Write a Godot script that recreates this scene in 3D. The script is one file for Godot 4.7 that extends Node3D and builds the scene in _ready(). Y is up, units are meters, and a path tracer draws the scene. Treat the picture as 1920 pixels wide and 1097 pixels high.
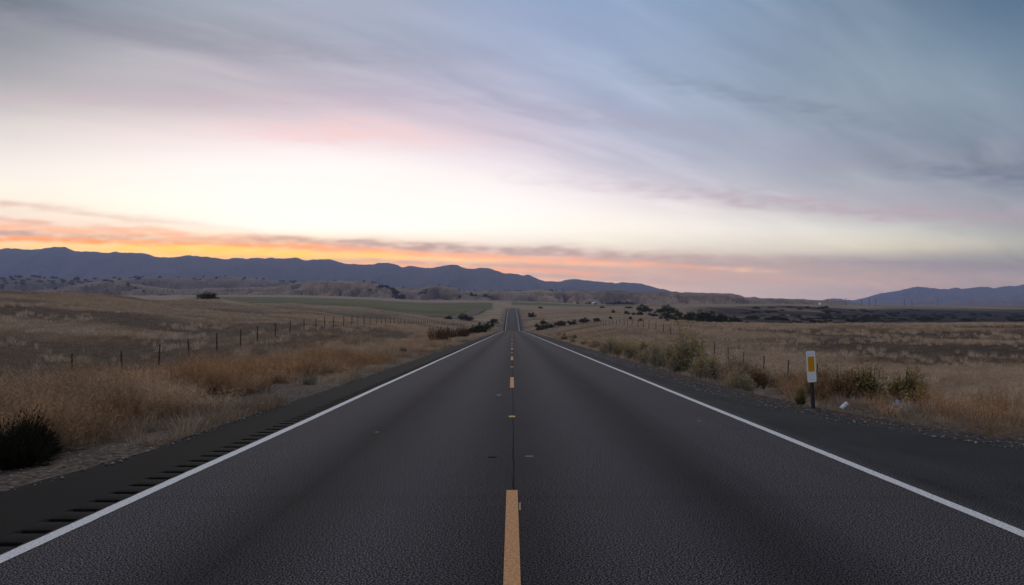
extends Node3D
# A straight two-lane road through dry grassland after sunset.
# World: the road runs towards -Z; "d" below is the distance ahead (-z), "x" is to the right. The camera stands over the centre line.

const EYE := 1.56            # camera height over the road, metres
const TAN := 548.5 / 1280.0  # half of the picture's height at one metre
const HORIZON := 26.5 / 1280.0

const HAZE := 0.000084       # haze per metre

var rng := RandomNumberGenerator.new()
var taken := {}

# ------------------------------------------------------------------ helpers
func lin(r: float, g: float, b: float) -> Color:
	return Color(r, g, b).srgb_to_linear()

func numbered(called: String) -> String:
	var n: int = taken.get(called, 0)
	taken[called] = n + 1
	return called if n == 0 else "%s_%03d" % [called, n]

func tag(o: Node, label: String, category: String, group := "") -> void:
	o.set_meta("label", label)
	o.set_meta("category", category)
	if group != "":
		o.set_meta("group", group)

func thing(called: String, label: String, category: String, at := Vector3.ZERO, group := "") -> Node3D:
	var o := Node3D.new()
	o.name = numbered(called)
	add_child(o)
	o.position = at
	tag(o, label, category, group)
	return o

func part(called: String, mesh: Mesh, m: Material, parent: Node, at := Vector3.ZERO) -> MeshInstance3D:
	var o := MeshInstance3D.new()
	o.name = called
	o.mesh = mesh
	o.material_override = m
	parent.add_child(o, true)
	o.position = at
	return o

func structure(called: String, mesh: Mesh, m: Material) -> MeshInstance3D:
	var o := part(numbered(called), mesh, m, self)
	o.set_meta("kind", "structure")
	return o

func copy(o: Node3D, label := "", group := "") -> Node3D:
	var base := String(o.name)
	var cut := base.rfind("_")
	if cut > 0 and base.substr(cut + 1).is_valid_int():
		base = base.substr(0, cut)
	var c: Node3D = o.duplicate()
	c.name = numbered(base)
	add_child(c)
	if label != "":
		c.set_meta("label", label)
	if group != "":
		c.set_meta("group", group)
	return c

func mat(c: Color, rough := 0.9, tinted := false) -> StandardMaterial3D:
	var m := StandardMaterial3D.new()
	m.albedo_color = c
	m.roughness = rough
	m.metallic_specular = 0.15
	m.cull_mode = BaseMaterial3D.CULL_DISABLED
	m.vertex_color_use_as_albedo = tinted
	return m

func noise(s: int, f: float, octaves := 4, kind := FastNoiseLite.TYPE_SIMPLEX_SMOOTH) -> FastNoiseLite:
	var n := FastNoiseLite.new()
	n.seed = s
	n.frequency = f
	n.noise_type = kind
	n.fractal_type = FastNoiseLite.FRACTAL_FBM if octaves > 1 else FastNoiseLite.FRACTAL_NONE
	n.fractal_octaves = octaves
	return n

class Bag:  # triangles that become one mesh
	var v := PackedVector3Array()
	var c := PackedColorArray()
	var n := PackedVector3Array()
	var i := PackedInt32Array()
	func tri(a: Vector3, b: Vector3, d: Vector3, k: Color) -> void:
		v.append(a); v.append(b); v.append(d)
		c.append(k); c.append(k); c.append(k)
	func quad(a: Vector3, b: Vector3, d: Vector3, e: Vector3, k: Color) -> void:
		tri(a, b, d, k)
		tri(a, d, e, k)
	func box(lo: Vector3, hi: Vector3, k: Color) -> void:
		var p := []
		for q in 8:
			p.append(Vector3(hi.x if q & 1 else lo.x, hi.y if q & 2 else lo.y, hi.z if q & 4 else lo.z))
		quad(p[0], p[1], p[3], p[2], k); quad(p[5], p[4], p[6], p[7], k)
		quad(p[4], p[0], p[2], p[6], k); quad(p[1], p[5], p[7], p[3], k)
		quad(p[2], p[3], p[7], p[6], k); quad(p[4], p[5], p[1], p[0], k)
	func tube(a: Vector3, b: Vector3, ra: float, rb: float, sides: int, k: Color, capped := false) -> void:
		var w := (b - a).normalized()
		var s := w.cross(Vector3.RIGHT if absf(w.x) < 0.8 else Vector3.UP).normalized()
		var t := w.cross(s)
		for q in sides:
			var e := TAU * q / sides
			var f := TAU * (q + 1) / sides
			var m := s * cos(e) + t * sin(e)
			var o := s * cos(f) + t * sin(f)
			quad(a + m * ra, b + m * rb, b + o * rb, a + o * ra, k)
			if capped:
				tri(b, b + o * rb, b + m * rb, k)
				tri(a, a + m * ra, a + o * ra, k)
	func mesh() -> ArrayMesh:
		var arr := []
		arr.resize(Mesh.ARRAY_MAX)
		arr[Mesh.ARRAY_VERTEX] = v
		arr[Mesh.ARRAY_COLOR] = c
		if i.size() > 0:
			arr[Mesh.ARRAY_INDEX] = i
		if n.size() > 0:
			arr[Mesh.ARRAY_NORMAL] = n
		var out := ArrayMesh.new()
		out.add_surface_from_arrays(Mesh.PRIMITIVE_TRIANGLES, arr)
		return out

func grid_mesh(nx: int, nz: int, pts: PackedVector3Array, cols: PackedColorArray) -> ArrayMesh:
	var b := Bag.new()
	b.v = pts
	b.c = cols
	var nrm := PackedVector3Array()
	nrm.resize(pts.size())
	for z in nz:
		for x in nx:
			var k := z * nx + x
			var l := pts[k - 1] if x > 0 else pts[k]
			var r := pts[k + 1] if x < nx - 1 else pts[k]
			var u := pts[k - nx] if z > 0 else pts[k]
			var w := pts[k + nx] if z < nz - 1 else pts[k]
			var m := (w - u).cross(r - l).normalized()
			nrm[k] = m if m.y >= 0.0 else -m
	b.n = nrm
	var idx := PackedInt32Array()
	idx.resize((nx - 1) * (nz - 1) * 6)
	var q := 0
	for z in nz - 1:
		for x in nx - 1:
			var k := z * nx + x
			idx[q] = k; idx[q + 1] = k + nx; idx[q + 2] = k + 1
			idx[q + 3] = k + 1; idx[q + 4] = k + nx; idx[q + 5] = k + nx + 1
			q += 6
	b.i = idx
	return b.mesh()

func along(list: Array, at: float, field := 1) -> float:  # linear look-up in [[key, value ...] ...]
	if at <= list[0][0]:
		return list[0][field]
	for k in range(1, list.size()):
		if at <= list[k][0]:
			var t: float = (at - list[k - 1][0]) / (list[k][0] - list[k - 1][0])
			return lerpf(list[k - 1][field], list[k][field], t)
	return list[-1][field]

func smooth_along(list: Array, at: float, field := 1) -> float:  # Catmull-Rom look-up
	if at <= list[0][0]:
		return list[0][field]
	for k in range(1, list.size()):
		if at <= list[k][0]:
			var t: float = (at - list[k - 1][0]) / (list[k][0] - list[k - 1][0])
			return cubic_interpolate(list[k - 1][field], list[k][field], list[maxi(k - 2, 0)][field], list[mini(k + 1, list.size() - 1)][field], t)
	return list[-1][field]

# ------------------------------------------------------------------ sky
# Colours of the clear part of the dusk sky, as sRGB, by bearing (columns, tangent of the bearing times 1280) and height (rows, the same in height).
const SKY_X := [-960, -720, -480, -240, 0, 240, 480, 720, 960]
const SKY_Y := [45, 85, 115, 145, 165, 195, 235, 275, 335, 395, 455, 515, 575, 700]
const SKY_C := [
	[[250,195,140],[250,195,140],[250,190,145],[250,186,150],[245,184,158],[208,176,170],[186,168,170],[172,158,163],[160,150,155]],
	[[250,205,140],[255,212,140],[255,207,145],[250,198,158],[226,190,175],[202,180,174],[186,172,171],[171,163,163],[150,147,150]],
	[[244,208,172],[250,218,172],[252,218,178],[246,219,194],[236,221,209],[225,215,204],[211,204,195],[199,193,181],[160,160,157]],
	[[246,218,196],[251,230,208],[255,246,232],[255,250,240],[250,243,234],[238,230,221],[218,213,208],[194,194,190],[154,159,162]],
	[[244,222,205],[253,238,222],[255,252,242],[255,252,245],[252,245,239],[235,227,222],[206,204,202],[178,177,180],[146,151,159]],
	[[247,234,219],[254,247,233],[255,252,244],[254,249,243],[250,243,241],[224,217,219],[190,188,194],[164,166,177],[138,145,159]],
	[[247,239,228],[252,245,236],[254,248,243],[253,246,243],[244,235,237],[204,199,209],[170,175,189],[148,158,174],[124,138,158]],
	[[240,231,225],[248,238,233],[252,243,241],[250,240,241],[226,216,224],[176,177,195],[154,165,185],[131,147,168],[110,128,152]],
	[[220,212,210],[228,215,215],[231,215,219],[226,209,217],[197,188,204],[162,170,193],[144,161,185],[122,147,172],[114,140,166]],
	[[190,185,187],[195,187,192],[195,185,194],[192,183,199],[178,179,200],[156,169,195],[136,157,183],[121,149,174],[110,140,168]],
	[[163,163,170],[178,175,183],[176,172,185],[173,174,192],[165,172,197],[148,165,193],[129,153,181],[115,148,175],[98,135,165]],
	[[138,142,152],[150,154,165],[162,165,179],[164,171,191],[156,168,196],[140,160,190],[122,150,180],[105,140,170],[86,126,160]],
	[[120,128,140],[143,150,165],[160,167,183],[160,168,190],[150,165,195],[133,155,188],[115,145,178],[97,132,165],[75,115,155]],
	[[112,122,138],[128,138,156],[142,151,172],[144,155,180],[136,153,184],[122,145,178],[105,136,170],[88,123,158],[72,110,150]]]

func sky_clear(gx: float, gy: float) -> Vector3:
	gx = clampf(gx, SKY_X[0], SKY_X[-1])
	gy = clampf(gy, SKY_Y[0], SKY_Y[-1])
	var fx := (gx + 960.0) / 240.0
	var ix := mini(int(fx), 7)
	var iy := 0
	while iy < SKY_Y.size() - 2 and gy > SKY_Y[iy + 1]:
		iy += 1
	var tx := fx - ix
	var ty: float = (gy - SKY_Y[iy]) / float(SKY_Y[iy + 1] - SKY_Y[iy])
	var col := []
	for k in 4:
		var row: Array = SKY_C[clampi(iy - 1 + k, 0, SKY_Y.size() - 1)]
		var p := []
		for j in 4:
			var e: Array = row[clampi(ix - 1 + j, 0, 8)]
			p.append(Vector3(e[0], e[1], e[2]))
		col.append(p[1].cubic_interpolate(p[2], p[0], p[3], tx))
	var c: Vector3 = col[1].cubic_interpolate(col[2], col[0], col[3], ty) / 255.0
	var grey := (c.x + c.y + c.z) / 3.0
	c *= 1.0 + 0.035 * smoothstep(-200.0, 400.0, gx) * smoothstep(60.0, 200.0, gy)
	return c.lerp(Vector3(grey * 1.03, grey * 0.985, grey * 1.02), 0.40 * smoothstep(60.0, 700.0, gx) * smoothstep(90.0, 300.0, gy))

func sky_wide(az: float, el: float) -> Vector3:  # degrees; the clear sky in every direction, sRGB
	var front := clampf(az, -36.8, 36.8)
	var gx := 1280.0 * tan(deg_to_rad(front))
	var gy := 1280.0 * tan(deg_to_rad(minf(el, 34.0))) / cos(deg_to_rad(front))
	var c := sky_clear(gx, gy)
	# away from the glow the dusk sky turns to slate blue with a dull pink belt low down
	var away := smoothstep(34.0, 150.0, absf(az + 6.0))
	var belt := exp(-pow((el - 9.0) / 7.0, 2.0))
	var slate := Vector3(0.60, 0.63, 0.70).lerp(Vector3(0.58, 0.64, 0.74), smoothstep(0.0, 60.0, el)).lerp(Vector3(0.70, 0.65, 0.68), belt * 0.6)
	c = c.lerp(slate, away)
	return c.lerp(Vector3(0.66, 0.695, 0.765), smoothstep(24.0, 62.0, el))

# Cloud bands low over the sunset: points [bearing, height, half thickness, strength], colour, raggedness
var bands := [
	{"c": Vector3(0.86, 0.73, 0.68), "r": 4.0, "p": [[-1400, 215, 8, 0.3], [-960, 195, 7, 0.75], [-850, 183, 8, 0.5], [-730, 166, 8, 0.42], [-640, 158, 5, 0.3], [-520, 146, 4, 0.1], [-400, 140, 4, 0]]},
	{"c": Vector3(0.80, 0.67, 0.64), "r": 5.0, "p": [[-1400, 175, 7, 0.4], [-960, 163, 6, 0.8], [-910, 159, 6, 0.7], [-830, 152, 4, 0.45], [-760, 150, 5, 0.5], [-690, 146, 4, 0.35], [-560, 138, 4, 0.2], [-440, 134, 3, 0]]},
	{"c": Vector3(0.98, 0.72, 0.60), "r": 4.0, "p": [[-1500, 160, 12, 0.3], [-960, 148, 12, 0.75], [-700, 137, 12, 0.75], [-560, 130, 10, 0.75], [-420, 122, 10, 0.7], [-300, 116, 9, 0.5], [-160, 112, 9, 0.2], [0, 106, 9, 0]]},
	{"c": Vector3(0.72, 0.63, 0.63), "r": 5.0, "p": [[-1500, 150, 5, 0.4], [-960, 138, 4, 0.75], [-860, 134, 4.5, 0.7], [-760, 128, 4, 0.65], [-640, 126, 4, 0.35], [-540, 127, 5, 0.4], [-420, 123, 7, 0.55], [-320, 119, 9, 0.75], [-200, 113, 10, 0.85], [0, 103, 12, 0.88], [160, 96, 13, 0.85], [360, 84, 15, 0.75], [560, 75, 16, 0.65], [740, 66, 14, 0.55], [960, 54, 12, 0.45], [1500, 40, 12, 0.3]]},
	{"c": Vector3(1.0, 0.62, 0.44), "r": 2.0, "p": [[-1500, 140, 6, 0.5], [-960, 128, 6, 0.95], [-820, 124, 5, 0.9], [-640, 118, 5, 0.85], [-480, 114, 5, 0.8], [-320, 108, 6, 0.75], [-160, 98, 6, 0.45], [0, 88, 7, 0.25], [120, 84, 6.5, 0]]},
	{"c": Vector3(1.0, 0.68, 0.58), "r": 2.0, "p": [[-480, 114, 5, 0], [-320, 108, 6, 0.5], [-160, 98, 6, 0.8], [0, 88, 7, 0.9], [120, 84, 6.5, 0.85], [240, 80, 6, 0.65], [340, 76, 4.5, 0.5], [440, 71, 4, 0.3], [540, 67, 3, 0]]},
	{"c": Vector3(1.0, 0.80, 0.45), "r": 2.0, "p": [[-1500, 120, 5, 0], [-840, 113, 5, 0.35], [-700, 108, 8, 0.8], [-600, 105, 9, 0.95], [-500, 103, 8, 0.95], [-400, 98, 7, 0.85], [-280, 96, 6, 0.6], [-160, 92, 6, 0.5], [-60, 87, 5, 0.3], [40, 84, 4, 0]]},
	{"c": Vector3(1.0, 0.83, 0.66), "r": 2.0, "p": [[-240, 95, 4, 0], [-140, 91, 5, 0.7], [-50, 87, 5, 0.6], [40, 84, 4, 0.3], [150, 80, 4, 0.5], [220, 78, 3, 0.3], [300, 76, 3, 0]]},
	{"c": Vector3(0.98, 0.86, 0.72), "r": 2.0, "p": [[340, 74, 4, 0], [420, 70, 4.5, 0.4], [470, 67, 4, 0.35], [540, 64, 3, 0]]},
	{"c": Vector3(0.80, 0.66, 0.63), "r": 2.5, "p": [[-700, 104, 3, 0], [-480, 92, 3, 0.25], [-320, 86, 4, 0.55], [-160, 80, 5, 0.75], [0, 74, 6, 0.8], [160, 68, 8, 0.8], [320, 60, 10, 0.75], [540, 50, 12, 0.55], [760, 44, 12, 0.3], [1000, 40, 10, 0]]},
	{"c": Vector3(1.0, 0.66, 0.55), "r": 2.0, "p": [[-960, 112, 4, 0], [-240, 76, 4, 0.5], [-60, 70, 4, 0.6], [40, 66, 4.5, 0.7], [140, 62, 4, 0.5], [230, 57, 3, 0]]},
	{"c": Vector3(0.74, 0.65, 0.65), "r": 2.0, "p": [[-60, 62, 3, 0], [40, 58, 4.5, 0.7], [160, 54, 6, 0.75], [340, 48, 8, 0.6], [600, 42, 9, 0]]},
	{"c": Vector3(0.60, 0.57, 0.61), "r": 5.0, "p": [[480, 92, 8, 0], [640, 84, 8, 0.4], [760, 78, 9, 0.6], [900, 70, 9, 0.55], [1100, 60, 9, 0.4], [1500, 50, 9, 0.2]]},
	{"c": Vector3(0.80, 0.70, 0.75), "r": 8.0, "p": [[-1300, 400, 14, 0.2], [-960, 390, 13, 0.35], [-700, 388, 10, 0.3], [-560, 391, 8, 0.5], [-460, 388, 6, 0.4], [-320, 380, 7, 0.3], [-60, 370, 8, 0]]},
	{"c": Vector3(0.60, 0.59, 0.65), "r": 9.0, "p": [[-1300, 560, 26, 0.3], [-960, 548, 26, 0.45], [-700, 508, 22, 0.4], [-420, 482, 18, 0.35], [-160, 462, 18, 0.15], [40, 440, 15, 0]]},
	{"c": Vector3(0.50, 0.55, 0.63), "r": 12.0, "p": [[160, 460, 12, 0], [300, 420, 14, 0.3], [440, 398, 14, 0.35], [560, 372, 14, 0.5], [660, 348, 13, 0.4], [780, 318, 12, 0.3], [880, 295, 10, 0]]},
	{"c": Vector3(0.66, 0.65, 0.73), "r": 12.0, "p": [[-480, 420, 12, 0], [-160, 396, 12, 0.25], [60, 372, 14, 0.35], [240, 345, 15, 0.45], [340, 330, 15, 0.35], [560, 300, 13, 0.2], [700, 280, 12, 0]]},
	{"c": Vector3(0.40, 0.44, 0.53), "r": 10.0, "p": [[640, 268, 14, 0], [780, 256, 16, 0.3], [960, 244, 18, 0.55], [1300, 220, 20, 0.4], [1800, 200, 20, 0]]},
	{"c": Vector3(0.68, 0.61, 0.67), "r": 8.0, "p": [[-60, 240, 12, 0], [240, 225, 14, 0.25], [420, 204, 14, 0.4], [640, 182, 14, 0.5], [800, 172, 16, 0.5], [960, 164, 16, 0.4], [1500, 150, 16, 0.2]]},
	{"c": Vector3(0.98, 0.80, 0.79), "r": 10.0, "p": [[-620, 330, 16, 0], [-420, 330, 22, 0.4], [-320, 328, 24, 0.55], [-200, 322, 20, 0.35], [0, 300, 16, 0]]},
]

func make_sky() -> Sky:
	var w := 3072
	var half := 768
	var coarse := Image.create(240, 180, false, Image.FORMAT_RGBF)
	for y in 180:
		var el := 90.0 - (y + 0.5) * 0.5
		for x in 240:
			var c := sky_wide(clampf((x + 0.5) * 1.5 - 180.0, -178.0, 178.0), el)
			coarse.set_pixel(x, y, Color(c.x, c.y, c.z))
	coarse.resize(w, half, Image.INTERPOLATE_CUBIC)
	var px := coarse.get_data().to_float32_array()
	var fibre := noise(11, 1.0, 5)
	var veil := noise(12, 1.0, 4)
	var wisps := noise(15, 1.0, 5)
	var rag := noise(13, 1.0, 4)
	var lift := noise(14, 1.0, 3)
	var air := Vector3(0.11, 0.145, 0.265)
	var sa := sin(deg_to_rad(52.0))
	var ca := cos(deg_to_rad(52.0))
	for y in half:
		var el := deg_to_rad(90.0 - (y + 0.5) * 90.0 / half)
		var low := el < deg_to_rad(27.0)
		var te := tan(el)
		var clear := exp(-HAZE * minf(10000.0, 750.0 / sin(el)))
		for x in w:
			var az := deg_to_rad((x + 0.5) * 360.0 / w - 180.0)
			var k := (y * w + x) * 3
			var c := Vector3(px[k], px[k + 1], px[k + 2])
			# thin streaky cirrus on a level sheet, drawn out along one wind direction
			var q := 1.0 / (te + 0.10)
			var ex := sin(az) * q
			var ez := cos(az) * q
			var s := ex * sa + ez * ca
			var t := ex * ca - ez * sa
			t += 0.14 * veil.get_noise_2d(s * 0.5 + 7.0, t * 0.6)
			var f := fibre.get_noise_2d(s * 0.55, t * 2.6)
			var v := veil.get_noise_2d(s * 0.22 + 40.0, t * 0.8)
			var amount := clampf(0.5 + v * 1.1, 0.0, 1.0)
			var wisp := wisps.get_noise_2d(s * 1.1 + 60.0, t * 7.0) * clampf(0.35 + v * 1.4, 0.0, 1.0)
			var shade := (f * 0.042 + v * 0.032 + wisp * 0.036) * (0.35 + amount) * smoothstep(1.02, 0.72, c.y)
			c += Vector3(shade, shade * 0.88, shade * 0.78)
			if low and absf(az) < 1.1:
				var gx := 1280.0 * tan(az)
				var gy := 1280.0 * te / cos(az)
				var n := rag.get_noise_2d(gx * 0.006, gy * 0.045)
				var n2 := lift.get_noise_2d(gx * 0.016 + 90.0, gy * 0.09)
				for b in bands:
					var p: Array = b.p
					if gx < p[0][0] or gx > p[-1][0]:
						continue
					var m := 1
					while gx > p[m][0]:
						m += 1
					var a: Array = p[m - 1]
					var e: Array = p[m]
					var tt: float = (gx - a[0]) / (e[0] - a[0])
					var yc: float = lerpf(a[1], e[1], tt) + n * b.r * 2.0
					var hw: float = lerpf(a[2], e[2], tt)
					var dist := absf(gy - yc) / hw
					if dist < 2.4:
						var strength: float = lerpf(a[3], e[3], tt) * clampf(1.0 + n2 * 0.9, 0.2, 1.25)
						c = c.lerp(b.c, clampf(strength * exp(-dist * dist), 0.0, 1.0))
			# what lies behind the haze that fills the valley
			px[k] = (maxf(pow(maxf(c.x, 0.0), 2.2) - air.x * (1.0 - clear), 0.02)) / clear
			px[k + 1] = (maxf(pow(maxf(c.y, 0.0), 2.2) - air.y * (1.0 - clear), 0.02)) / clear
			px[k + 2] = (maxf(pow(maxf(c.z, 0.0), 2.2) - air.z * (1.0 - clear), 0.02)) / clear
	var full := Image.create(w, half * 2, false, Image.FORMAT_RGBF)
	full.fill(Color(0.12, 0.105, 0.10))
	var top := Image.create_from_data(w, half, false, Image.FORMAT_RGBF, px.to_byte_array())
	full.blit_rect(top, Rect2i(w / 2, 0, w / 2, half), Vector2i.ZERO)  # a panorama begins and ends straight ahead
	full.blit_rect(top, Rect2i(0, 0, w / 2, half), Vector2i(w / 2, 0))
	var m := PanoramaSkyMaterial.new()
	m.panorama = ImageTexture.create_from_image(full)
	var sky := Sky.new()
	sky.sky_material = m
	return sky

# ------------------------------------------------------------------ the lie of the land
const ROAD := [[-200, 5.94], [0, 0], [120, -3.56], [240, -7.13], [272, -8.08], [288, -8.65], [310, -10.0], [335, -11.2], [355, -10.7], [380, -9.3], [461, -5.5], [560, -2.8], [640, -0.7], [690, 0.1], [760, -0.6], [900, -3.0], [1300, -3.0]]
var road_y := PackedFloat32Array()  # every metre from -100

func road_h(d: float) -> float:
	var f := clampf(d + 100.0, 0.0, road_y.size() - 1.001)
	var k := int(f)
	return lerpf(road_y[k], road_y[k + 1], f - k)

# Ground heights along bearings: [tangent of the bearing, [distance, height] ...]
const LAND := [
	[-1.30, [[12,-0.5],[20,-1.0],[27,-1.2],[40,0.2],[60,2.2],[90,4.6],[130,6.2],[250,4.0],[400,0.0],[900,6.0],[1500,20]]],
	[-0.75, [[12,-0.8],[15,-1.1],[20,-1.6],[27,-2.0],[40,-1.7],[60,-0.6],[80,1.0],[110,3.6],[130,4.8],[160,4.6],[250,0],[400,-6],[900,5],[1500,22]]],
	[-0.594, [[12,-0.7],[20,-1.5],[34,-2.05],[45,-2.1],[60,-1.3],[90,1.0],[130,3.4],[150,3.9],[200,3.0],[300,0],[500,-4],[1000,14],[1500,26]]],
	[-0.4375, [[12,-0.6],[25,-1.4],[47,-1.74],[60,-1.7],[90,-0.5],[120,0.35],[160,-0.6],[210,2.3],[240,4.3],[320,2.0],[500,-1],[800,8],[1000,14.5],[1500,27]]],
	[-0.32, [[12,-0.5],[30,-1.2],[50,-1.2],[64,-0.75],[90,-0.6],[130,-0.9],[200,0.4],[250,-0.6],[300,2.0],[330,2.85],[450,1.5],[600,4.5],[1000,13],[1500,27]]],
	[-0.203, [[12,-0.4],[40,-1.5],[70,-1.2],[100,-1.0],[150,-1.5],[200,-2.3],[250,-4.0],[320,-1.0],[380,0.7],[450,-1.2],[600,0.4],[700,3],[1000,9.4],[1500,22]]],
	[-0.125, [[12,-0.4],[30,-0.9],[60,-1.6],[100,-2.0],[164,-2.5],[250,-4.2],[300,-4.8],[380,-4.4],[450,-4.9],[600,-2.6],[800,0.3],[1000,5],[1300,10],[1500,15]]],
	[-0.0625, [[12,-0.4],[60,-1.9],[120,-3.4],[200,-5.4],[250,-6.6],[300,-7.6],[380,-6.2],[500,-4.8],[640,-1.6],[800,-0.5],[1000,5],[1300,12],[1500,17]]],
	[0.0, [[12,-0.5],[120,-3.7],[240,-7.2],[300,-9.5],[335,-11.3],[380,-9.4],[461,-5.7],[560,-3.0],[640,-0.9],[700,-0.2],[900,1.5],[1300,10],[1500,14]]],
	[0.0625, [[12,-0.5],[60,-2.1],[120,-3.7],[200,-6.0],[285,-8.0],[340,-9.0],[420,-5.5],[550,-3.0],[700,-0.4],[900,1.0],[1300,7],[1500,11]]],
	[0.125, [[12,-0.6],[60,-2.2],[100,-2.5],[152,-2.7],[200,-3.6],[260,-6.0],[340,-5.8],[400,-4.5],[550,-2.0],[700,-0.4],[900,1.0],[1300,4],[1500,7]]],
	[0.203, [[12,-0.7],[40,-2.0],[60,-2.4],[80,-1.9],[94,-1.4],[125,-1.2],[180,-3.2],[270,-8],[350,-6],[420,-5],[520,-3.2],[700,-0.5],[900,1.3],[1300,4.5],[1500,7]]],
	[0.32, [[12,-0.7],[20,-1.5],[30,-2.3],[45,-3.1],[60,-3.3],[80,-2.5],[110,-1.7],[130,-1.6],[180,-3.8],[260,-9],[350,-7.2],[430,-7.5],[560,-7],[680,-6.5],[780,2.6],[900,3],[1500,7]]],
	[0.42, [[12,-0.7],[18,-1.1],[30,-2.6],[43,-3.2],[60,-3.2],[80,-2.6],[110,-1.9],[135,-1.7],[180,-3.8],[260,-9],[450,-9.5],[560,-8.6],[720,-8.5],[830,2.2],[1000,3.2],[1500,6.5]]],
	[0.578, [[12,-0.75],[20,-1.5],[33,-2.9],[60,-3.2],[80,-2.6],[110,-1.9],[135,-1.7],[180,-4],[260,-9],[500,-10.5],[800,-9.5],[980,-8],[1100,2.2],[1500,5.5]]],
	[0.75, [[12,-0.8],[20,-1.6],[30,-2.8],[60,-3.2],[80,-2.6],[110,-1.9],[138,-1.8],[180,-4],[260,-9],[500,-11],[900,-10],[1200,-7],[1350,2],[1500,3]]],
	[1.30, [[12,-0.9],[20,-1.7],[30,-2.6],[60,-3.0],[80,-2.4],[110,-1.8],[145,-1.9],[190,-4],[280,-9],[500,-11],[900,-10],[1300,-7],[1500,-3]]]]
const LU := 131
const LD := 181
var land := PackedFloat32Array()
var bump := noise(21, 0.02, 5)
var fine := noise(22, 0.35, 4)

func blur(a: PackedFloat32Array, n: int, count: int, step: int, lines: int, line_step: int) -> PackedFloat32Array:
	for pass_ in n:
		var b := a.duplicate()
		for l in lines:
			for k in range(1, count - 1):
				var p := l * line_step + k * step
				b[p] = 0.25 * a[p - step] + 0.5 * a[p] + 0.25 * a[p + step]
		a = b
	return a

func survey() -> void:
	var n := 1300
	road_y.resize(n)
	for k in n:
		road_y[k] = along(ROAD, k - 100.0)
	road_y = blur(road_y, 60, n, 1, 1, n)
	land.resize(LU * LD)
	for k in LD:
		var d := 12.0 * pow(1500.0 / 12.0, k / float(LD - 1))
		var row := []
		for c in LAND:
			row.append([c[0], along(c[1], d)])
		for j in LU:
			land[j * LD + k] = smooth_along(row, -1.3 + 2.6 * j / (LU - 1))
	land = blur(land, 6, LD, 1, LU, LD)
	land = blur(land, 2, LU, LD, LD, 1)

func land_h(x: float, d: float) -> float:
	var de := clampf(d, 12.0, 1499.0)
	var fu := clampf((x / de + 1.3) / 2.6, 0.0, 0.99999) * (LU - 1)
	var fd := clampf(log(de / 12.0) / log(1500.0 / 12.0), 0.0, 0.99999) * (LD - 1)
	var iu := int(fu)
	var id := int(fd)
	var p := iu * LD + id
	var td := fd - id
	return lerpf(lerpf(land[p], land[p + 1], td), lerpf(land[p + LD], land[p + LD + 1], td), fu - iu)

func paved_left(d: float) -> float:
	return -4.62 - 0.5 * smoothstep(9.0, 4.0, d)

func paved_right(d: float) -> float:
	return along([[6.0, 8.3], [7.5, 7.6], [9.1, 6.84], [11.0, 6.05], [13.0, 5.52], [16.0, 5.22], [19.0, 5.15]], d)

func ground_h(x: float, d: float) -> float:
	var edge := -paved_left(d) if x < 0.0 else paved_right(d)
	var off := absf(x) - edge
	var road := road_h(d)
	if d > 770.0:
		return land_h(x, d) + bump.get_noise_2d(x, d) * 0.6
	if off < -0.25:
		return lerpf(road - 0.16, land_h(x, d), smoothstep(715.0, 770.0, d))
	var wide := 10.0 if x < 0.0 else 8.0
	var w := smoothstep(1.2, wide, off)
	var rough := 0.02 + 0.10 * smoothstep(0.3, 3.0, off) + (0.7 if x < 0.0 else 0.35) * smoothstep(18.0, 60.0, off)
	var verge := road - 0.03 - 0.05 * smoothstep(0.0, 1.5, off) + 0.035 * smoothstep(0.05, 0.35, off) * smoothstep(0.9, 0.45, off)
	if x > 0.0:
		verge -= 0.18 * smoothstep(0.35, 1.2, off)
	if off < 0.0:
		verge = lerpf(road - 0.16, road - 0.03, smoothstep(-0.25, 0.0, off))
	var n := bump.get_noise_2d(x, d) * rough * 1.6
	if off < 40.0 and d < 90.0:
		n += fine.get_noise_2d(x, d) * 0.055 * smoothstep(0.1, 1.0, off)
	w = maxf(w, smoothstep(715.0, 770.0, d))
	return lerpf(verge, land_h(x, d) + (-0.0297 * d if d < 0.0 else 0.0), w) + n

func on_ground(x: float, d: float, sink := 0.0) -> Vector3:
	return Vector3(x, ground_h(x, d) - sink, -d)

# ------------------------------------------------------------------ ground colours (base colours, linear)
var patchy := noise(31, 0.035, 4)
var patchy2 := noise(32, 0.008, 3)
const STRAW := Color(0.42, 0.315, 0.215)
const SOIL := Color(0.115, 0.085, 0.066)
const GRAVEL := Color(0.125, 0.098, 0.080)

func dryness_and_shade(x: float, d: float) -> float:  # 1 for pale dry grass, 0 for dark soil, with hill shading mixed in
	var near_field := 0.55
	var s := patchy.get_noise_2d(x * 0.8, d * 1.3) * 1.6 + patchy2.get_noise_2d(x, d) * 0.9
	# hill shading put into soil and grass tone: dark hollows, paler crests
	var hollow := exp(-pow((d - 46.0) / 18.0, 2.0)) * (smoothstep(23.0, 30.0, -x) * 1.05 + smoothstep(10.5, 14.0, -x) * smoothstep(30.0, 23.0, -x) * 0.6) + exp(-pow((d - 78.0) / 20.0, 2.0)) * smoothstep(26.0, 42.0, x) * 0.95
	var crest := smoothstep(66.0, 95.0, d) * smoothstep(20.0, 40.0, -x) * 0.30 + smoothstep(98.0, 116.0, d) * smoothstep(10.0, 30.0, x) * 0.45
	return clampf(near_field + s - hollow + crest, 0.0, 1.0)

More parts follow.
